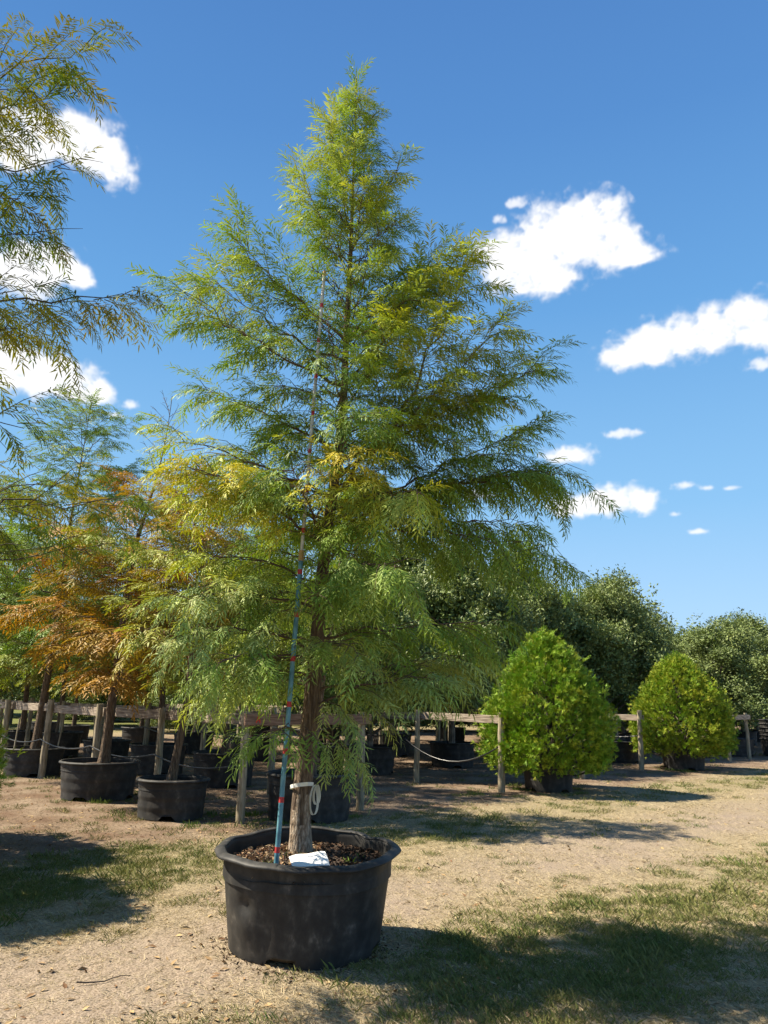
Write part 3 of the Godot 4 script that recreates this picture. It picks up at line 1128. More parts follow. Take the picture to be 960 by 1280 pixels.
func make_fences() -> void:
	var group := "post and rail fences along the rows"
	fence("weathered rail fence behind the cypresses in ridged tubs", group, row_points(POST_A, 9, 2.3), 1.44, 1.38, -1.0, 1)
	# the header board across two row ends, with its painted mark
	var b0 := Vector2(-0.26, -12.33)
	var head := fence("reddish header board with red painted A across two row ends", group, [POST_A, b0], 1.42, 1.39, -1.0, 2, 1, M.red_rail)
	var tm := TextMesh.new()
	tm.text = "A"
	var font := SystemFont.new()
	font.font_names = PackedStringArray(["Droid Sans"])
	font.font_weight = 700
	tm.font = font
	tm.font_size = 32
	tm.pixel_size = 0.0038
	tm.depth = 0.004
	tm.material = M.spray_red
	var d := (b0 - POST_A).normalized()
	var nrm := Vector2(-d.y, d.x)
	var mark := part("painted_mark", tm, head)
	var mp := d * 0.12 + nrm * 0.114
	mark.position = Vector3(mp.x, 1.315, mp.y)
	mark.rotation.y = -atan2(d.y, d.x)
	mark.set_meta("label", "red spray-painted letter A")
	fence("weathered rail fence starting at the reddish header board's far post", group, row_points(b0 + ROW * 2.3, 8, 2.3), 1.42, 1.37, -1.0, 3)
	fence("pale sunlit rail fence ending beside the clipped conifer with hose tied to post", group, row_points(Vector2(2.31, -15.14), 7, 2.2), 1.46, 1.38, -1.0, 4)
	fence("rail fence behind the large conifer shrub", group, row_points(Vector2(4.6, -18.2), 7, 2.2), 1.44, 1.37, -1.0, 5)
	fence("rail fence ending between the two conifer shrubs", group, row_points(Vector2(6.9, -21.13), 7, 2.3), 1.46, 1.38, -1.0, 6)
	fence("rail fence behind the smaller conifer shrub", group, row_points(Vector2(9.0, -23.3), 6, 2.3), 1.44, 1.37, -1.0, 7)
	fence("short rail fence beside the stacked empty tubs", group, [Vector2(12.42, -26.88), Vector2(11.11, -25.43)], 1.46, 1.40, 1.0, 8)
	var far := []
	for k in 15:
		far.append(Vector2(16.0 + k * 1.5, -46.0 + k * 0.5))
	fence("distant fence of many close posts past the stacked tubs", group, far, 1.7, 1.2, 1.0, 9)
	hose([Vector3(2.31 - 0.07, 0.8, -15.14 + 0.07), Vector3(0.61 - 0.07, 0.85, -16.7)], 0.014, "black hose sagging between the posts beside the clipped conifer", 0.3)
	hose([Vector3(0.6, 0.95, -16.75), Vector3(-1.0, 1.0, -18.3), Vector3(-2.5, 0.95, -19.9)], 0.014, "black hose along the pale sunlit fence further from the drive", 0.1)
	var la := []
	for k in 6:
		var p := POST_A + ROW * 2.3 * k + Vector2(-0.07, 0.07)
		la.append(Vector3(p.x, 0.72, p.y))
	hose(la, 0.013, "black hose strung along the posts behind the ridged tubs", 0.09)
	var lb := []
	for k in 5:
		var p := b0 + ROW * 2.3 * k + Vector2(-0.07, 0.07)
		lb.append(Vector3(p.x, 0.95, p.y))
	hose(lb, 0.013, "black hose strung from the header board's far post", 0.09)
	var le := []
	for k in 3:
		var p := Vector2(6.9, -21.13) + ROW * 2.3 * k + Vector2(-0.07, 0.07)
		le.append(Vector3(p.x, 0.85, p.y))
	hose(le, 0.014, "black hose tied between posts of the fence dividing both conifer shrubs", 0.06)

func make_trees() -> void:
	var g := RandomNumberGenerator.new()
	g.seed = 31
	var far_spray := cypress_spray(0.24, 12, 0.12, 0.016, g)
	M.far_spray = far_spray
	var clump := leaf_clump(24, 0.16, 0.085, g)
	var fan := scale_fan(g)
	var green := [Color(0.14, 0.247, 0.0363), Color(0.198, 0.297, 0.0495), Color(0.264, 0.314, 0.0495)]
	var orange := [Color(0.361, 0.164, 0.018), Color(0.328, 0.205, 0.0246), Color(0.197, 0.0984, 0.0246), Color(0.295, 0.246, 0.0328), Color(0.394, 0.23, 0.0246)]
	var turning := [Color(0.393, 0.281, 0.0351), Color(0.21, 0.252, 0.0421), Color(0.462, 0.239, 0.0351), Color(0.267, 0.281, 0.0421)]
	var opt := {"limbs": 46, "spray": far_spray, "size": 1.35, "gap": 0.105, "step": 0.065, "pal": green, "trunk": M.bark, "rise0": 0.1, "rise1": 0.9, "twig": 0.6, "hang": 0.2}

	# the row of cypresses in ridged tubs
	var spots := [Vector3(-2.83, 0, -11.25), Vector3(-4.5, 0, -13.1), Vector3(-7.0, 0, -16.4)]
	var tub_label := ["small ridged black tub of the turning cypress beside post", "large ridged black tub of the orange cypress", "black tub of the green cypress, weeds growing in it"]
	var tree_label := ["turning cypress in the small ridged tub beside post", "orange autumn cypress with a bare leader, in ridged tub", "tall green cypress standing behind the orange one, in tub"]
	var rims := [0.49, 0.63, 0.6]
	var highs := [0.5, 0.56, 0.52]
	for k in 3:
		var t := tub("nursery_tub", spots[k], rims[k], rims[k] * 0.88, highs[k], highs[k] - 0.08, true, M.tub_old, 40 + k)
		tag(t, tub_label[k], "plant tub", "tubs along the rows")
	var t1 := base("cypress_tree", spots[0])
	var o1 := opt.duplicate()
	o1.merge({"pal": [turning[0], turning[1], turning[2], green[2], turning[3]], "limbs": 44}, true)
	cypress(t1, PackedVector3Array([Vector3(-0.03, 0.42, 0), Vector3(0.1, 1.6, 0), Vector3(0.1, 3.0, 0.05), Vector3(0.15, 4.9, 0)]), 0.062, [[1.7, 0.7], [2.6, 1.2], [3.6, 0.9], [4.9, 0.2]], o1, 51)
	tag(t1, tree_label[0], "tree", "potted cypress trees")
	var t2 := base("cypress_tree", spots[1])
	var o2 := opt.duplicate()
	o2.merge({"pal": [orange[0], orange[1], orange[2], orange[3], green[2]], "limbs": 60, "bare_top": true, "rise0": 0.05, "rise1": 0.6}, true)
	cypress(t2, PackedVector3Array([Vector3(0.05, 0.48, 0), Vector3(0.1, 2.0, 0), Vector3(0.2, 4.0, 0), Vector3(0.5, 5.6, 0), Vector3(0.6, 6.9, 0)]), 0.085, [[1.75, 1.5], [2.6, 1.75], [4.0, 1.5], [5.0, 0.9], [5.4, 0.25], [6.9, 0.12]], o2, 52)
	tag(t2, tree_label[1], "tree", "potted cypress trees")
	var t3 := base("cypress_tree", spots[2])
	var o3 := opt.duplicate()
	o3.merge({"pal": green, "limbs": 64}, true)
	cypress(t3, PackedVector3Array([Vector3(0, 0.44, 0), Vector3(0.1, 2.5, 0), Vector3(0.15, 5.0, 0), Vector3(0.3, 8.2, 0)]), 0.085, [[1.8, 1.3], [3.2, 1.9], [5.5, 1.5], [7.2, 0.8], [8.2, 0.15]], o3, 53)
	tag(t3, tree_label[2], "tree", "potted cypress trees")

	# rows further back: tubs with cypresses (towards the orange tree) and evergreens (towards the conifer shrubs)
	var pb := tub("nursery_tub", Vector3(-0.95, 0, -11.4), 0.62, 0.55, 0.6, 0.52, true, M.tub_old, 44)
	tag(pb, "wide ridged black tub under the reddish header board", "plant tub", "tubs along the rows")
	var t4 := base("cypress_tree", Vector3(-0.95, 0, -11.4))
	var o4 := opt.duplicate()
	o4.merge({"limbs": 36, "pal": green}, true)
	cypress(t4, PackedVector3Array([Vector3(0, 0.5, 0), Vector3(0.12, 2.0, -0.1), Vector3(0.3, 3.6, -0.1), Vector3(0.35, 4.8, -0.1)]), 0.07, [[1.9, 0.75], [2.6, 1.0], [3.6, 0.8], [4.8, 0.2]], o4, 54)
	tag(t4, "green cypress standing in the wide ridged tub under header board", "tree", "potted cypress trees")

	var row_tub := tub("nursery_tub", Vector3(-2.9, 0, -15.2), 0.6, 0.52, 0.6, 0.52, true, M.tub_old, 45)
	tag(row_tub, "black tub between the reddish header board and the second row", "plant tub", "tubs under the cypresses")
	var row_tree := base("cypress_tree", Vector3(-2.9, 0, -15.2))
	cypress(row_tree, PackedVector3Array([Vector3(0, 0.5, 0), Vector3(0.05, 2.5, 0), Vector3(0.1, 4.0, 0), Vector3(0.0, 5.8, 0)]), 0.075, [[1.6, 1.1], [2.8, 1.4], [4.2, 1.0], [5.8, 0.2]], opt, 55)
	tag(row_tree, "green cypress among the crowded rows behind the fences", "tree", "cypresses inside the rows")
	var row_turn := base("cypress_tree", Vector3(-4.7, 0, -17.2))
	var o5 := opt.duplicate()
	o5.merge({"pal": turning}, true)
	cypress(row_turn, PackedVector3Array([Vector3(0, 0.5, 0), Vector3(-0.05, 2.5, 0), Vector3(-0.1, 4.0, 0), Vector3(0.0, 6.1, 0)]), 0.075, [[1.6, 1.2], [2.8, 1.5], [4.2, 1.1], [6.1, 0.2]], o5, 56)
	tag(row_turn, "turning golden cypress among the crowded rows behind the fences", "tree", "cypresses inside the rows")
	copy_of(row_tub, Vector3(-4.7, 0, -17.2), 0.7, 1.0, "black tub under a cypress in the crowded rows", "tubs under the cypresses")
	var k := 0
	for p in [Vector2(-6.5, -19.2), Vector2(-8.4, -21.0), Vector2(-10.2, -22.9), Vector2(-9.4, -18.9), Vector2(-11.4, -21.6), Vector2(-3.4, -21.5), Vector2(-5.4, -23.4), Vector2(-7.6, -25.6), Vector2(-10.5, -27.5), Vector2(-13.5, -24.5), Vector2(-16.5, -29.0), Vector2(-13.0, -31.0), Vector2(-1.2, -19.4)]:
		copy_of(row_tub, Vector3(p.x, 0, p.y), k * 1.3, g.randf_range(0.85, 1.05), "black tub under a cypress in the crowded rows", "tubs under the cypresses")
		copy_of(row_turn if k % 3 == 1 else row_tree, Vector3(p.x, 0, p.y), k * 2.1, g.randf_range(0.9, 1.15))
		k += 1

	var oak_green := [Color(0.114, 0.158, 0.0475), Color(0.155, 0.205, 0.0633), Color(0.187, 0.232, 0.0713)]
	var oaks := []
	for q in 3:
		var p := [Vector2(4.3, -26.0), Vector2(1.9, -20.8), Vector2(8.2, -28.5)][q] as Vector2
		var e := base("evergreen_oak", Vector3(p.x, 0, p.y))
		oak(e, [6.9, 5.9, 6.4][q], [1.5, 1.5, 1.3][q], [2.4, 2.1, 2.7][q], 3000, clump, oak_green, 60 + q, 1.25)
		tag(e, ["tall evergreen oak rising behind the large conifer shrub", "dark evergreen oak in the row behind the pale sunlit fence", "broad grey-green evergreen oak between the two conifer shrubs"][q], "tree", "evergreen oaks in the rows")
		copy_of(row_tub, Vector3(p.x, 0, p.y), q * 2.0, 1.0, ["black tub under the tall oak behind the large conifer", "black tub under the dark oak behind the pale sunlit fence", "black tub under the broad oak between the conifer shrubs"][q], "tubs under the oaks")
		oaks.append(e)
	for a in [[14.3, -33.5, 1.0, 2], [0.4, -24.5, 1.05, 0], [-1.9, -27.5, 1.1, 1], [7.0, -35.0, 1.15, 0], [3.0, -33.0, 1.1, 2], [19.5, -41.0, 1.05, 1], [10.6, -31.0, 0.85, 1], [6.2, -27.5, 0.9, 2], [-0.2, -18.4, 0.85, 1], [9.4, -30.8, 0.9, 0], [12.0, -33.8, 0.9, 1], [16.9, -37.0, 0.9, 0], [14.8, -40.5, 1.05, 2], [11.2, -38.0, 1.1, 0], [-4.5, -31.0, 1.15, 0]]:
		var e := copy_of(oaks[a[3]], Vector3(a[0], 0, a[1]), rng.randf() * TAU, a[2], "evergreen oak among the rows far behind the fences", "evergreen oaks in the rows")
		e.scale *= Vector3(rng.randf_range(1.0, 1.25), rng.randf_range(0.85, 1.05), rng.randf_range(1.0, 1.25))
		copy_of(row_tub, Vector3(a[0], 0, a[1]), rng.randf() * TAU, 1.0, "black tub under an evergreen oak far behind the fences", "tubs under the oaks")
	for p in [Vector2(7.2, -23.9), Vector2(12.6, -28.2)]:
		copy_of(row_tub, Vector3(p.x, 0, p.y), 1.0, 1.0, "low ridged black tub standing behind a fence end post", "tubs behind the fence ends")
	# the stack of empty tubs
	for q in 6:
		copy_of(row_tub, Vector3(14.3, 0.13 * q, -28.6), q * 0.8, 1.0, ["empty black tub at the bottom of the tall stack", "empty black tub second from the bottom of the stack", "empty black tub third from the bottom of the stack", "empty black tub third from the top of the stack", "empty black tub second from the top of the stack", "empty black tub topmost of the tall stack"][q], "stacked empty tubs")
	# bushes that close the far side
	var bush := base("wild_bush", Vector3(-9.0, 0, -37.0))
	oak(bush, 3.6, 0.35, 2.3, 2400, clump, oak_green, 66, 1.35)
	tag(bush, "low leafy bush in the hedge behind the last row", "bush", "bushes behind the last row")
	for q in 17:
		var bx := -44.0 + q * 5.6 + rng.randf_range(-1.5, 1.5)
		var bb := copy_of(bush, Vector3(bx, 0, -46.0 - absf(bx) * 0.3 + rng.randf_range(-4, 4)), rng.randf() * TAU, 1.0)
		bb.scale = Vector3(rng.randf_range(1.0, 1.5), rng.randf_range(0.8, 1.2), rng.randf_range(1.0, 1.5))
	# big trees beyond
	for a in [[15.4, -52.0, 1.5, 0], [24.5, -58.0, 1.45, 1], [20.0, -66.0, 1.6, 0], [30.0, -62.0, 1.5, 2], [8.0, -60.0, 1.4, 1], [36.0, -75.0, 1.6, 0], [44.0, -84.0, 1.6, 1], [28.0, -85.0, 1.5, 2], [14.0, -78.0, 1.5, 2], [2.0, -66.0, 1.4, 2], [-6.0, -56.0, 1.4, 0], [-15.0, -52.0, 1.4, 1], [-24.0, -56.0, 1.5, 2], [-33.0, -60.0, 1.5, 0], [-41.0, -66.0, 1.6, 1], [-10.0, -70.0, 1.6, 2], [-20.0, -74.0, 1.6, 0], [53.0, -80.0, 1.6, 1], [-28.0, -44.0, 1.3, 1], [-19.0, -41.0, 1.25, 2], [-35.0, -48.0, 1.4, 0], [-13.0, -44.0, 1.2, 0], [-7.5, -40.0, 1.2, 2], [-2.0, -42.0, 1.25, 1], [3.5, -46.0, 1.3, 0], [10.0, -48.0, 1.3, 2], [-46.0, -60.0, 1.6, 2], [-30.0, -75.0, 1.6, 1]]:
		var e := copy_of(oaks[a[3]], Vector3(a[0], 0, a[1]), rng.randf() * TAU, a[2], "broad dark tree on the far side of the nursery", "trees beyond the nursery")
		e.scale *= Vector3(rng.randf_range(1.1, 1.5), rng.randf_range(0.8, 1.0), rng.randf_range(1.1, 1.5))

	# thin stakes leaning beside the row
	for a in [[-6.55, -16.3, 0.12, 1.25], [-7.35, -16.2, 0.05, 1.1], [-6.2, -17.6, -0.1, 1.3]]:
		var sb := MB.new()
		sb.tube(PackedVector3Array([Vector3(0, -0.05, 0), Vector3(a[2] * 0.5, a[3] * 0.5, 0.01), Vector3(a[2], a[3], 0)]), PackedFloat32Array([0.016, 0.015, 0.014]), 6, true)
		tag(single("wooden_stake", sb.mesh(M.post[1]), Vector3(a[0], 0, a[1])), "thin grey stake leaning beside the green cypress tub", "stake", "stakes by the green cypress")

	# clipped conifers
	var lime := [Color(0.201, 0.338, 0.022), Color(0.259, 0.375, 0.0264), Color(0.168, 0.294, 0.022), Color(0.311, 0.375, 0.033)]
	var c1 := base("conifer_shrub", Vector3(3.3, 0, -15.65))
	arborvitae(c1, 2.98, 1.22, 0.42, fan, lime, 71)
	tag(c1, "large egg-shaped bright green conifer beside the post with hose", "shrub", "clipped conifer shrubs")
	var s1 := tub("nursery_tub", Vector3(3.3, 0, -15.65), 0.52, 0.44, 0.6, 0.52, false, M.tub_old, 47)
	tag(s1, "black tub under the large bright green conifer", "plant tub", "tubs of the conifers")
	var yellow := [Color(0.228, 0.336, 0.022), Color(0.336, 0.378, 0.033), Color(0.18, 0.293, 0.022), Color(0.288, 0.354, 0.0286)]
	var c2 := base("conifer_shrub", Vector3(8.25, 0, -21.75))
	arborvitae(c2, 3.0, 1.3, 0.45, fan, yellow, 72)
	tag(c2, "smaller yellowish conifer beyond the fence end, before broad oaks", "shrub", "clipped conifer shrubs")
	var s2 := tub("nursery_tub", Vector3(8.25, 0, -21.75), 0.62, 0.52, 0.62, 0.52, false, M.tub_old, 48)
	tag(s2, "black tub under the yellowish conifer", "plant tub", "tubs of the conifers")
	copy_of(c1, Vector3(-5.45, 0, -8.6), 1.1, 0.98, "bright green conifer beside the orange cypress tub, before the row", "clipped conifer shrubs")
	copy_of(s1, Vector3(-5.45, 0, -8.6), 1.1, 0.98, "black tub under the conifer before the row", "tubs of the conifers")
	copy_of(c2, Vector3(-4.66, 0, -6.7), 2.1, 0.95, "bright green conifer shading the sand by the drive", "clipped conifer shrubs")
	copy_of(s2, Vector3(-4.66, 0, -6.7), 2.1, 0.95, "black tub under the conifer shading the drive", "tubs of the conifers")

func make_main_tree() -> void:
	var g := RandomNumberGenerator.new()
	g.seed = 91
	var at := Vector3(-0.47, 0.012, -5.72)
	var pot := tub("nursery_tub", at, 0.605, 0.495, 0.61, 0.5, false, M.tub, 90, true)
	pot.rotation = Vector3(deg_to_rad(2.6), 0, 0)
	tag(pot, "huge dented black plastic tub standing alone on the drive", "plant tub")
	# bark mulch and old leaves on the soil
	var chip := MB.new()
	chip.tri(Vector3(-0.018, 0, -0.005), Vector3(0.02, 0.004, -0.003), Vector3(0.004, 0.003, 0.008))
	chip.tri(Vector3(-0.018, 0, -0.005), Vector3(0.004, 0.003, 0.008), Vector3(-0.012, 0.008, 0.006))
	chip.tri(Vector3(-0.018, 0, -0.005), Vector3(-0.005, 0.01, -0.002), Vector3(0.02, 0.004, -0.003))
	var xf := []
	var cols := []
	for k in 1500:
		var a := g.randf() * TAU
		var r := 0.545 * sqrt(g.randf())
		var p := Vector3(cos(a) * r, 0.0, sin(a) * r)
		var heap := 0.05 * exp(-pow((p.x + 0.22) / 0.2, 2.0) - pow((p.z - 0.1) / 0.25, 2.0))
		p.y = 0.505 + 0.045 * (1.0 - r / 0.56) + heap * g.randf() + g.randf_range(0, 0.012)
		var s := g.randf_range(0.5, 1.5)
		xf.append(Transform3D(Basis.from_euler(Vector3(g.randfn(0, 0.6), g.randf() * TAU, g.randfn(0, 0.6))).scaled(Vector3(s, s, s)), p))
		var c := Color(0.12, 0.07, 0.045).lerp(Color(0.035, 0.025, 0.018), g.randf())
		if g.randf() < 0.55 and p.x < 0.08:
			c = Color(0.46, 0.36, 0.22).lerp(Color(0.25, 0.12, 0.07), g.randf())
		cols.append(c)
	scattered("bark_mulch", chip.mesh(M.litter), xf, cols, pot)
	# weeds
	var weed := grass_clump(12, 0.03, 0.5, 1.3, 0.03, 0.07, 0.006, g)
	xf = []
	cols = []
	for p in [Vector3(0.3, 0.52, 0.08), Vector3(-0.05, 0.53, 0.0), Vector3(-0.1, 0.54, -0.15), Vector3(0.22, 0.51, 0.42), Vector3(-0.25, 0.53, 0.25), Vector3(0.36, 0.51, -0.1), Vector3(0.05, 0.51, 0.45), Vector3(-0.18, 0.54, 0.02), Vector3(0.02, 0.52, 0.36)]:
		xf.append(Transform3D(Basis(Vector3.UP, g.randf() * TAU), p))
		cols.append(Color(0.10, 0.19, 0.03).lerp(Color(0.2, 0.24, 0.05), g.randf()))
	scattered("weeds", weed, xf, cols, pot)

	xf = []
	cols = []
	for k in 420:
		var a := g.randf() * TAU
		var r := 0.47 + absf(g.randfn(0, 0.09))
		var s := g.randf_range(0.3, 1.0)
		xf.append(Transform3D(Basis.from_euler(Vector3(g.randfn(0, 0.6), g.randf() * TAU, g.randfn(0, 0.6))).scaled(Vector3(s, s, s)), Vector3(at.x + cos(a) * r, ground_y(at.x + cos(a) * r, at.z + sin(a) * r) + 0.004, at.z + sin(a) * r)))
		cols.append(Color(0.12, 0.075, 0.045).lerp(Color(0.05, 0.035, 0.025), g.randf()))
	var spill := scattered("soil_crumbs", chip.mesh(M.litter), xf, cols, self)
	tag(spill, "dark soil crumbs spilled round the foot of the huge tub", "soil")

	var tree := base("cypress_tree", Vector3(-0.53, 0.54, -5.78))
	tag(tree, "tall feathery green bald cypress in the huge dented tub", "tree")
	var off := Vector3(-0.53, 0.54, -5.78)
	var trunk := PackedVector3Array()
	for p in [Vector3(-0.53, 0.52, -5.78), Vector3(-0.54, 0.91, -5.78), Vector3(-0.5, 1.57, -5.78), Vector3(-0.47, 2.14, -5.77), Vector3(-0.445, 2.69, -5.76), Vector3(-0.39, 3.26, -5.75), Vector3(-0.345, 3.93, -5.75), Vector3(-0.34, 4.48, -5.75), Vector3(-0.33, 5.14, -5.75), Vector3(-0.33, 5.67, -5.75), Vector3(-0.33, 6.31, -5.75), Vector3(-0.335, 7.02, -5.75)]:
		trunk.append(p - off)
	var spray := cypress_spray(0.2, 18, 0.078, 0.0078, g)
	M.near_spray = spray
	var c_green := Color(0.222, 0.328, 0.0462)
	var c_leaf := Color(0.144, 0.236, 0.0374)
	var c_yel := Color(0.396, 0.443, 0.0506)
	var c_gold := Color(0.564, 0.494, 0.0462)
	var c_pale := Color(0.348, 0.425, 0.127)
	var o := {"limbs": 112, "bare": 0.1, "spray": spray, "size": 1.0, "gap": 0.06, "step": 0.04, "each": true, "flare": 3, "trunk": M.bark, "bark": M.twig,
		"pal": [c_green, c_yel, c_leaf, c_green, c_pale, c_leaf], "fill": 0.92, "rise0": -0.05, "rise1": 1.25, "twig": 0.5, "hang": 0.3, "lean": Vector3(0.06, 0, 0.0)}
	var profile := [[1.15, 0.75], [1.5, 1.0], [2.4, 1.12], [3.2, 0.85], [4.0, 0.58], [4.8, 0.34], [5.5, 0.2], [6.3, 0.03]]
	var hand := []
	# [height above the foot, tip in the world, lift of the middle, thickness, tint, options]
	var list := [
		[3.9, Vector3(-1.3, 5.3, -5.6), -0.12, 0.0158, c_green, {"bare": 0.3}],
		[3.5, Vector3(-1.58, 4.6, -5.3), -0.1, 0.0144, c_green, {"bare": 0.3}],
		[3.7, Vector3(-1.5, 5.05, -5.9), -0.12, 0.0130, c_pale, {"bare": 0.25}],
		[3.0, Vector3(-1.5, 4.06, -5.9), 0.0, 0.0144, c_green, {}],
		[2.6, Vector3(-1.5, 3.4, -5.3), 0.05, 0.0158, c_yel, {}],
		[2.4, Vector3(-1.4, 3.0, -5.6), 0.1, 0.0158, c_yel, {}],
		[2.2, Vector3(-1.3, 3.1, -4.9), 0.1, 0.0144, c_gold, {}],
		[1.7, Vector3(-1.3, 2.2, -5.0), 0.18, 0.0144, c_pale, {"hang": 0.4}],
		[1.4, Vector3(-1.25, 1.95, -4.95), 0.2, 0.0130, c_pale, {"hang": 0.4}],
		[1.2, Vector3(-1.1, 1.62, -5.2), 0.2, 0.0101, c_pale, {"hang": 0.5}],
		[1.3, Vector3(-1.0, 1.8, -4.8), 0.15, 0.0115, c_green, {"hang": 0.4}],
		[2.6, Vector3(0.62, 4.95, -5.4), -0.45, 0.0216, c_yel, {"bare": 0.25, "twig": 0.75}],
		[2.75, Vector3(0.82, 4.4, -5.35), -0.2, 0.0173, c_yel, {"bare": 0.25, "twig": 0.7}],
		[2.9, Vector3(1.18, 4.25, -5.8), -0.12, 0.0173, c_green, {"bare": 0.25, "twig": 0.6}],
		[3.9, Vector3(0.45, 5.4, -6.1), 0.0, 0.0130, c_green, {}],
		[3.5, Vector3(0.5, 5.0, -5.5), 0.0, 0.0130, c_yel, {}],
		[2.5, Vector3(1.15, 3.8, -6.0), -0.12, 0.0144, c_green, {"bare": 0.35}],
		[2.5, Vector3(1.42, 3.4, -5.9), 0.12, 0.0187, c_green, {"bare": 0.25, "twig": 0.5, "hang": 0.5}],
		[2.4, Vector3(1.25, 3.45, -6.0), 0.12, 0.0144, c_green, {"hang": 0.4}],
		[2.2, Vector3(1.34, 2.72, -6.0), 0.32, 0.0130, c_green, {"bare": 0.3, "twig": 0.35, "hang": 0.7}],
		[2.2, Vector3(1.2, 3.05, -6.3), 0.2, 0.0130, c_green, {"bare": 0.3, "twig": 0.35, "hang": 0.6}],
		[2.2, Vector3(0.22, 2.95, -4.85), 0.15, 0.0144, c_yel, {"hang": 0.5}],
		[1.9, Vector3(0.1, 2.4, -4.75), 0.18, 0.0130, c_green, {"hang": 0.65}],
		[2.3, Vector3(-0.22, 3.2, -4.8), 0.1, 0.0115, c_gold, {}],
		[0.75, Vector3(-0.66, 1.4, -4.95), 0.12, 0.0086, c_green, {"hang": 0.3, "bare": 0.25}],
		[0.75, Vector3(-0.12, 1.2, -5.3), 0.16, 0.0086, c_pale, {"hang": 0.9, "bare": 0.35, "twig": 0.2, "size": 0.85}],
		[1.5, Vector3(0.85, 2.2, -6.2), 0.1, 0.0115, c_green, {"hang": 0.5}],
		[1.1, Vector3(0.7, 1.95, -6.0), 0.1, 0.0108, c_pale, {"hang": 0.35}],
		[1.0, Vector3(0.45, 1.75, -5.5), 0.15, 0.0101, c_pale, {"hang": 0.4}],
		[4.9, Vector3(-0.55, 6.45, -5.7), 0.0, 0.0086, c_pale, {}],
		[4.6, Vector3(-0.8, 5.95, -5.7), -0.05, 0.0101, c_pale, {}],
		[4.7, Vector3(0.06, 6.05, -5.7), -0.05, 0.0101, c_pale, {}]]
	# share of sprays missing: the pole was pushed up through them, and a gap is shaped to let sun reach the tub
	o.clear = func(q: Vector3) -> float:
		var p := q + off
		var px := lerpf(-0.643, -0.52, (p.y - 0.53) / 4.34)
		var miss := 0.0
		if p.y < 4.9 and p.z > -5.62 and absf(p.x - 0.1 * (p.z + 5.4) - px) < 0.13:
			miss = 0.8
		var t := (p.y - 0.35) / 0.743
		var foot := Vector2(p.x + 0.663 * t, p.z + 0.093 * t)
		if foot.distance_to(Vector2(-0.85, -5.68)) < 0.58 and p.y < 4.2:
			miss = maxf(miss, 0.93)
		return miss
	for h in list:
		hand.append([h[0], h[1] - off, h[2], h[3], h[4], h[5]])
	cypress(tree, trunk, 0.072, profile, o, 92, hand)

	for p in [Vector3(0.93, 3.985, -5.8), Vector3(0.955, 3.99, -5.81), Vector3(0.943, 3.965, -5.8)]:
		var cone := MB.new()
		cone.lathe([[0.002, -0.016], [0.011, -0.011], [0.016, 0.0], [0.011, 0.011], [0.002, 0.016]], 8, func(_a: float, _k: int) -> Vector2: return Vector2(g.randf_range(-0.0015, 0.0015), 0))
		part("cone", cone.mesh(M.dark_twig, true), tree, p - off)
	# white tie round the trunk
	var rib := MB.new()
	var rr := 0.083
	for k in 24:
		var a := TAU * k / 24.0
		var a2 := TAU * (k + 1) / 24.0
		var y := 0.02 * sin(a + 0.6)
		var y2 := 0.02 * sin(a2 + 0.6)
		var p := Vector3(cos(a) * rr, y, sin(a) * rr)
		var q := Vector3(cos(a2) * rr, y2, sin(a2) * rr)
		var u := Vector3(0, 0.013, 0)
		rib.tri(p - u, p + u, q + u)
		rib.tri(p - u, q + u, q - u)
	var tie := base("trunk_tie", Vector3(-0.54, 1.0, -5.78))
	part("band", rib.mesh(M.ribbon), tie)
	for l in [[-0.006, 0.2, 0.034], [0.012, 0.13, 0.026]]:
		var loop := MB.new()
		var prev := Vector3.ZERO
		for k in 29:
			var a := TAU * k / 28.0 - PI / 2.0
			var pinch := 0.35 + 0.65 * absf(sin(a * 0.5 + PI * 0.25))
			var p: Vector3 = Vector3(0.098 + l[0] + cos(a) * l[2] * pinch, -l[1] * 0.5 - sin(a) * l[1] * 0.5 + 0.012, 0.035 + 0.012 * sin(a * 2.0))
			if k > 0:
				var wv := Vector3(0.009, 0.004, 0.012)
				loop.tri(prev - wv, prev + wv, p + wv)
				loop.tri(prev - wv, p + wv, p - wv)
			prev = p
		part("loop", loop.mesh(M.ribbon), tie)
	tag(tie, "white plastic tie with dangling loops round the tall cypress trunk", "ribbon")

	# the white paper label lying on the soil
	var tagm := MB.new()
	var cols_n := 10
	for k in cols_n + 1:
		for j in 4:
			var u := k / float(cols_n)
			var w := j / 3.0
			tagm.v.append(Vector3((u - 0.5) * 0.235 + (w - 0.5) * -0.03, 0.075 * w + 0.014 * sin(w * PI) - 0.02 * pow(1.0 - u, 3.0) + 0.004 * sin(u * 9.0), 0.055 - 0.11 * w))
	for k in cols_n:
		for j in 3:
			tagm.quad(k * 4 + j, k * 4 + j + 1, k * 4 + j + 5, k * 4 + j + 4)
	var paper := single("paper_label", tagm.mesh(M.white, true), Vector3(-0.43, 0.55, -5.37))
	paper.rotation = Vector3(0, 0.1, 0.06)
	tag(paper, "blank white paper label lying on soil in the huge tub", "label")

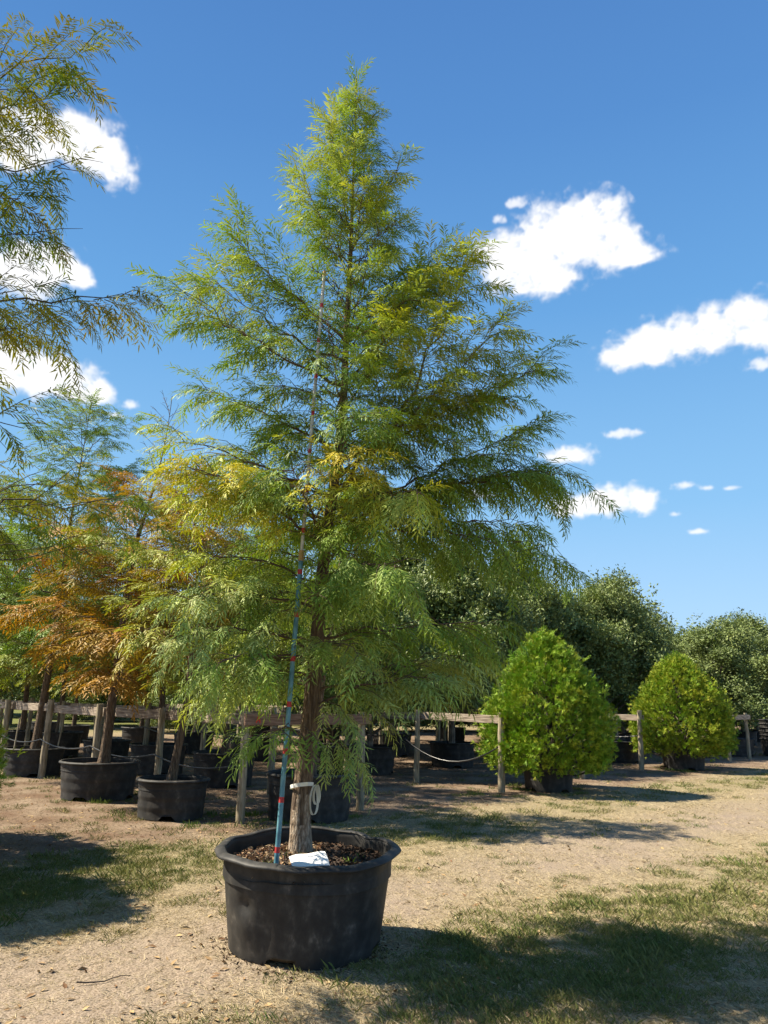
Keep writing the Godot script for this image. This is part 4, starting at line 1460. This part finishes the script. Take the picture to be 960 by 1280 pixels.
func make_near_tree() -> void:
	# a second cypress just beside the drive, whose limbs reach in; it stands in a tub as the others do
	var at := Vector3(-3.75, 0, -3.7)
	var pot := tub("nursery_tub", at, 0.6, 0.5, 0.6, 0.5, false, M.tub_old, 95)
	tag(pot, "black tub of the cypress overhanging the drive", "plant tub")
	var tree := base("cypress_tree", at)
	tag(tree, "cypress with yellowing limbs reaching in over the drive", "tree")
	var c_green := Color(0.116, 0.184, 0.034)
	var c_yel := Color(0.216, 0.228, 0.032)
	var c_deep := Color(0.068, 0.116, 0.0299)
	var c_tan := Color(0.326, 0.231, 0.068)
	var o := {"limbs": 9, "spray": M.near_spray, "size": 1.0, "gap": 0.1, "step": 0.05, "fill": 0.7, "each": true, "trunk": M.bark, "bark": M.dark_twig, "pal": [c_green, c_yel, c_deep, c_tan], "rise0": 0.0, "rise1": 1.0, "twig": 0.5, "hang": 0.35, "lean": Vector3(-0.3, 0, 0.2)}
	var trunk := PackedVector3Array([Vector3(0, 0.5, 0), Vector3(0.05, 2.5, 0), Vector3(0.1, 5.0, 0), Vector3(0.05, 7.6, 0)])
	var hand := []
	for h in [[4.6, Vector3(-2.15, 5.9, -4.4), -0.05, 0.02, c_yel, {"bare": 0.45}], [4.4, Vector3(-2.4, 5.6, -4.5), -0.1, 0.018, c_green, {"bare": 0.4}], [4.5, Vector3(-2.5, 5.5, -4.3), 0.0, 0.014, c_yel, {"bare": 0.35}],
		[4.2, Vector3(-2.15, 5.05, -4.5), 0.12, 0.016, c_yel, {"bare": 0.55, "fill": 0.7}], [3.9, Vector3(-2.4, 4.75, -4.4), 0.1, 0.016, c_deep, {"bare": 0.4}], [3.6, Vector3(-2.35, 4.55, -4.5), 0.1, 0.016, c_green, {"bare": 0.45}],
		[3.4, Vector3(-1.72, 4.14, -4.6), 0.05, 0.02, c_yel, {"bare": 0.5, "twig": 0.4}], [3.2, Vector3(-2.3, 4.15, -4.5), 0.1, 0.016, c_green, {"bare": 0.4}], [3.0, Vector3(-2.2, 3.9, -4.5), 0.05, 0.016, c_yel, {"bare": 0.5, "fill": 0.7}],
		[2.9, Vector3(-2.3, 3.25, -4.6), 0.15, 0.014, c_deep, {"bare": 0.5, "fill": 0.7}],
		[2.2, Vector3(-1.75, 2.85, -5.0), 0.1, 0.018, c_green, {"bare": 0.4}], [2.0, Vector3(-2.0, 2.55, -5.1), 0.1, 0.018, c_green, {"bare": 0.4}], [2.1, Vector3(-2.2, 2.95, -5.0), 0.1, 0.016, c_yel, {"bare": 0.4}]]:
		hand.append([h[0], h[1] - at, h[2], h[3], h[4], h[5]])
	cypress(tree, trunk, 0.09, [[1.4, 1.0], [2.6, 1.15], [4.0, 0.95], [6.0, 0.5], [7.6, 0.12]], o, 96, hand)

func make_pole() -> void:
	var a := Vector3(-0.643, 0.53, -5.35)
	var e := Vector3(-0.52, 4.874, -5.5)
	var o := base("measuring_pole", a)
	tag(o, "tall telescopic measuring pole, teal below and white above, banded red", "pole")
	var d := (e - a).normalized()
	var ln := a.distance_to(e)
	var joint := 2.07
	var b := MB.new()
	b.tube(PackedVector3Array([Vector3.ZERO, d * joint]), PackedFloat32Array([0.0165, 0.0165]), 14, true)
	var lower := part("lower_tube", b.mesh(M.teal), o)
	b = MB.new()
	b.tube(PackedVector3Array([d * (joint - 0.05), d * ln]), PackedFloat32Array([0.0125, 0.0125]), 14, true)
	var upper := part("upper_tube", b.mesh(M.pale_tube), o)
	b = MB.new()
	b.tube(PackedVector3Array([d * (joint - 0.04), d * (joint + 0.035)]), PackedFloat32Array([0.0205, 0.0195]), 14, true)
	part("collar", b.mesh(M.ochre), o)
	b = MB.new()
	b.tube(PackedVector3Array([d * (ln - 0.004), d * (ln + 0.035), d * (ln + 0.05)]), PackedFloat32Array([0.0145, 0.0145, 0.009]), 12, true)
	part("tip", b.mesh(M.ochre), o)
	var k := 0
	var s := 0.12
	while s < ln - 0.1:
		var r := 0.0172 if s < joint - 0.05 else 0.0132
		if absf(s - joint) > 0.06:
			b = MB.new()
			b.tube(PackedVector3Array([d * (s - 0.018), d * (s + 0.018)]), PackedFloat32Array([r, r]), 14, true)
			part("red_band", b.mesh(M.red), lower if s < joint else upper)
		s += 0.3048
		k += 1
